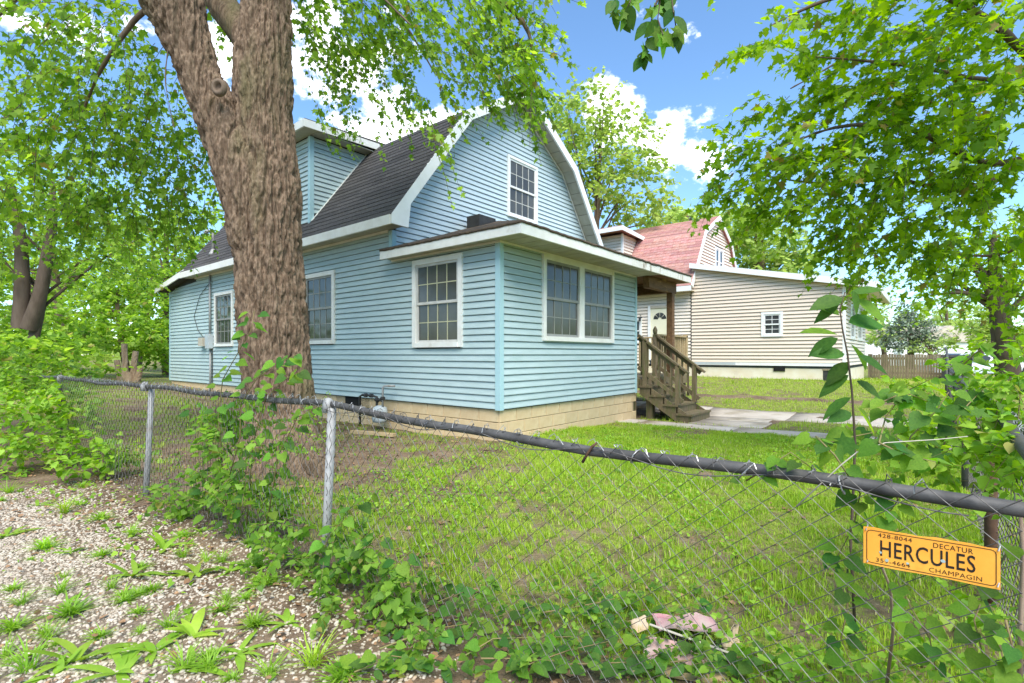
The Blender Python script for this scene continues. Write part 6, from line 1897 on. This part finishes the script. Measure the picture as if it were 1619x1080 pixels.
# weathered plank by the gas meter
px_, py_, pd_ = ground_px(590, 688)
b = MB(); b.box(-.06, .06, -.45, .45, 0, .05); pl = b.build('plank', M['wood_tan']); pl.location = (px_, py_, gz(px_, py_) + .005); pl.rotation_euler = (0, .03, .25)
tag(pl, 'weathered loose plank lying on the soil near the gas meter', 'plank')

# ------------------------------------------------------------------ street: bins, parked car, white garage
def bin_(u, d, lab, h=1.05):
    x, y = fr((u - CX) / F * d, d); z = gz(x, y)
    t = thing('wheelie_bin', lab, 'bin', (x, y, z), 'bins by the picket fence')
    b = MB(); b.prism([(-.24, -.26, .08), (.24, -.26, .08), (.28, -.3, h - .08), (-.28, -.3, h - .08)], (0, .56, 0)); b.build('body', M['black_metal'], t)
    b = MB(); b.prism([(-.3, -.34, h - .08), (.3, -.34, h - .08), (.28, -.34, h), (-.28, -.34, h)], (0, .66, 0)); b.build('lid', M['black_metal'], t)
    for s in (-.22, .22):
        b = MB(); b.tube([(s - .03, .28, .1), (s + .03, .28, .1)], .1, 12); b.build('wheel', M['black_metal'], t)
bin_(1505, 19, 'black wheelie bin standing nearest the picket fence', 1.0)
bin_(1520, 19.4, 'black wheelie bin standing away from the picket fence end', .95)
M['car_paint'] = pmat('pale_blue_car_paint', (.52, .58, .62), (.56, .62, .66), 2, .25, spec=.6)
M['tyre'] = pmat('tyre_rubber', (.03, .03, .03), None, 1, .8)
M['rim'] = pmat('alloy_rim', (.6, .6, .62), None, 1, .3, metal=.6)
def car(u, d, z, rot, lab, paint):
    x, y = fr((u - CX) / F * d, d)
    t = thing('parked_car', lab, 'car', (x, y, z)); t.rotation_euler = (0, 0, rot)
    sec = [(-2.15, .45, .55), (-2.2, .7, .62), (-2.05, .88, .7), (-1.4, .96, .8), (-.75, 1.42, .62), (.5, 1.46, .62), (1.25, 1.0, .8), (1.9, .92, .76), (2.15, .72, .66), (2.18, .42, .6)]
    low_ = [(-2.1, .28), (2.12, .28)]
    b = MB()
    def body_pt(p, s):  # greenhouse narrows with height
        return (p[0], s * (.88 if p[1] < .97 else .66), p[1])
    prof_ = [(p[0], p[1]) for p in sec] + [(2.1, .26), (-2.1, .26)]
    Lf = [body_pt(p, -1) for p in prof_]; Rt = [body_pt(p, 1) for p in prof_]
    n_ = len(prof_)
    b.add(Lf + Rt, [tuple(range(n_)), tuple(range(2 * n_ - 1, n_ - 1, -1))] + [(i, n_ + i, n_ + (i + 1) % n_, (i + 1) % n_) for i in range(n_)])
    bd = b.build('body', paint, t)
    for s in (-1, 1):
        b = MB(); b.prism([(-1.28, s * .80, 1.0), (-.72, s * .685, 1.37), (-.16, s * .68, 1.39), (-.16, s * .80, 1.0)], (0, s * .02, 0)); b.build('window', M['glass'], t)
        b = MB(); b.prism([(-.1, s * .80, 1.0), (-.1, s * .68, 1.39), (.46, s * .68, 1.40), (1.1, s * .80, 1.02)], (0, s * .02, 0)); b.build('window', M['glass'], t)
        b = MB(); b.box(2.1, 2.2, s * .62 - .14, s * .62 + .14, .62, .74); b.build('headlight', M['white_clean'], t)
        b = MB(); b.box(-2.22, -2.12, s * .66 - .12, s * .66 + .12, .7, .84); b.build('tail_light', M['orange'], t)
        for wx in (-1.35, 1.35):
            b = MB(); b.tube([(wx, s * .72, .32), (wx, s * .92, .32)], .32, 18); w = b.build('wheel', M['tyre'], t)
            b = MB(); b.tube([(wx, s * .91, .32), (wx, s * .935, .32)], .2, 12); b.build('rim', M['rim'], w)
    b = MB(); b.prism([(.53, -.62, 1.45), (1.24, -.72, 1.02), (1.24, .72, 1.02), (.53, .62, 1.45)], (.02, 0, .02)); b.build('windshield', M['glass'], t)
    b = MB(); b.prism([(-.78, -.62, 1.41), (-1.38, -.72, .99), (-1.38, .72, .99), (-.78, .62, 1.41)], (-.02, 0, .02)); b.build('rear_window', M['glass'], t)
car(1525, 32, -.02, math.radians(118), 'pale blue parked car beyond the picket fence end', M['car_paint'])
M['car_white'] = pmat('white_car_paint', (.72, .72, .72), None, 1, .3, spec=.6)
car(1575, 36, 0, math.radians(110), 'white parked car partly behind the street tree trunk', M['car_white'])
def garage(u, d, w, h, lab):
    x, y = fr((u - CX) / F * d, d)
    t = thing('garage', lab, 'garage', (x, y, 0)); t.rotation_euler = (0, 0, -TH)
    MB().box(-w / 2, w / 2, 0, 7, 0, h).build('wall', M['white_clean'], t)
    b = MB(); b.prism([(-w / 2 - .3, -.3, h), (w / 2 + .3, -.3, h), (0, -.3, h + w * .22)], (0, 7.6, 0)); b.build('roof', M['concrete'], t)
    MB().box(-w / 2 + .5, -w / 2 + 3.2, -.03, 0, 0, 2.2).build('garage_door', M['white'], t)
    MB().box(w / 2 - 1.4, w / 2 - .5, -.03, 0, .0, 2.05).build('door', M['grey_box'], t)
garage(1375, 55, 8, 3.0, 'white garage with shallow gable seen past the beige lean-to')
garage(1500, 62, 9, 2.9, 'low white house wall glimpsed beyond the parked cars')
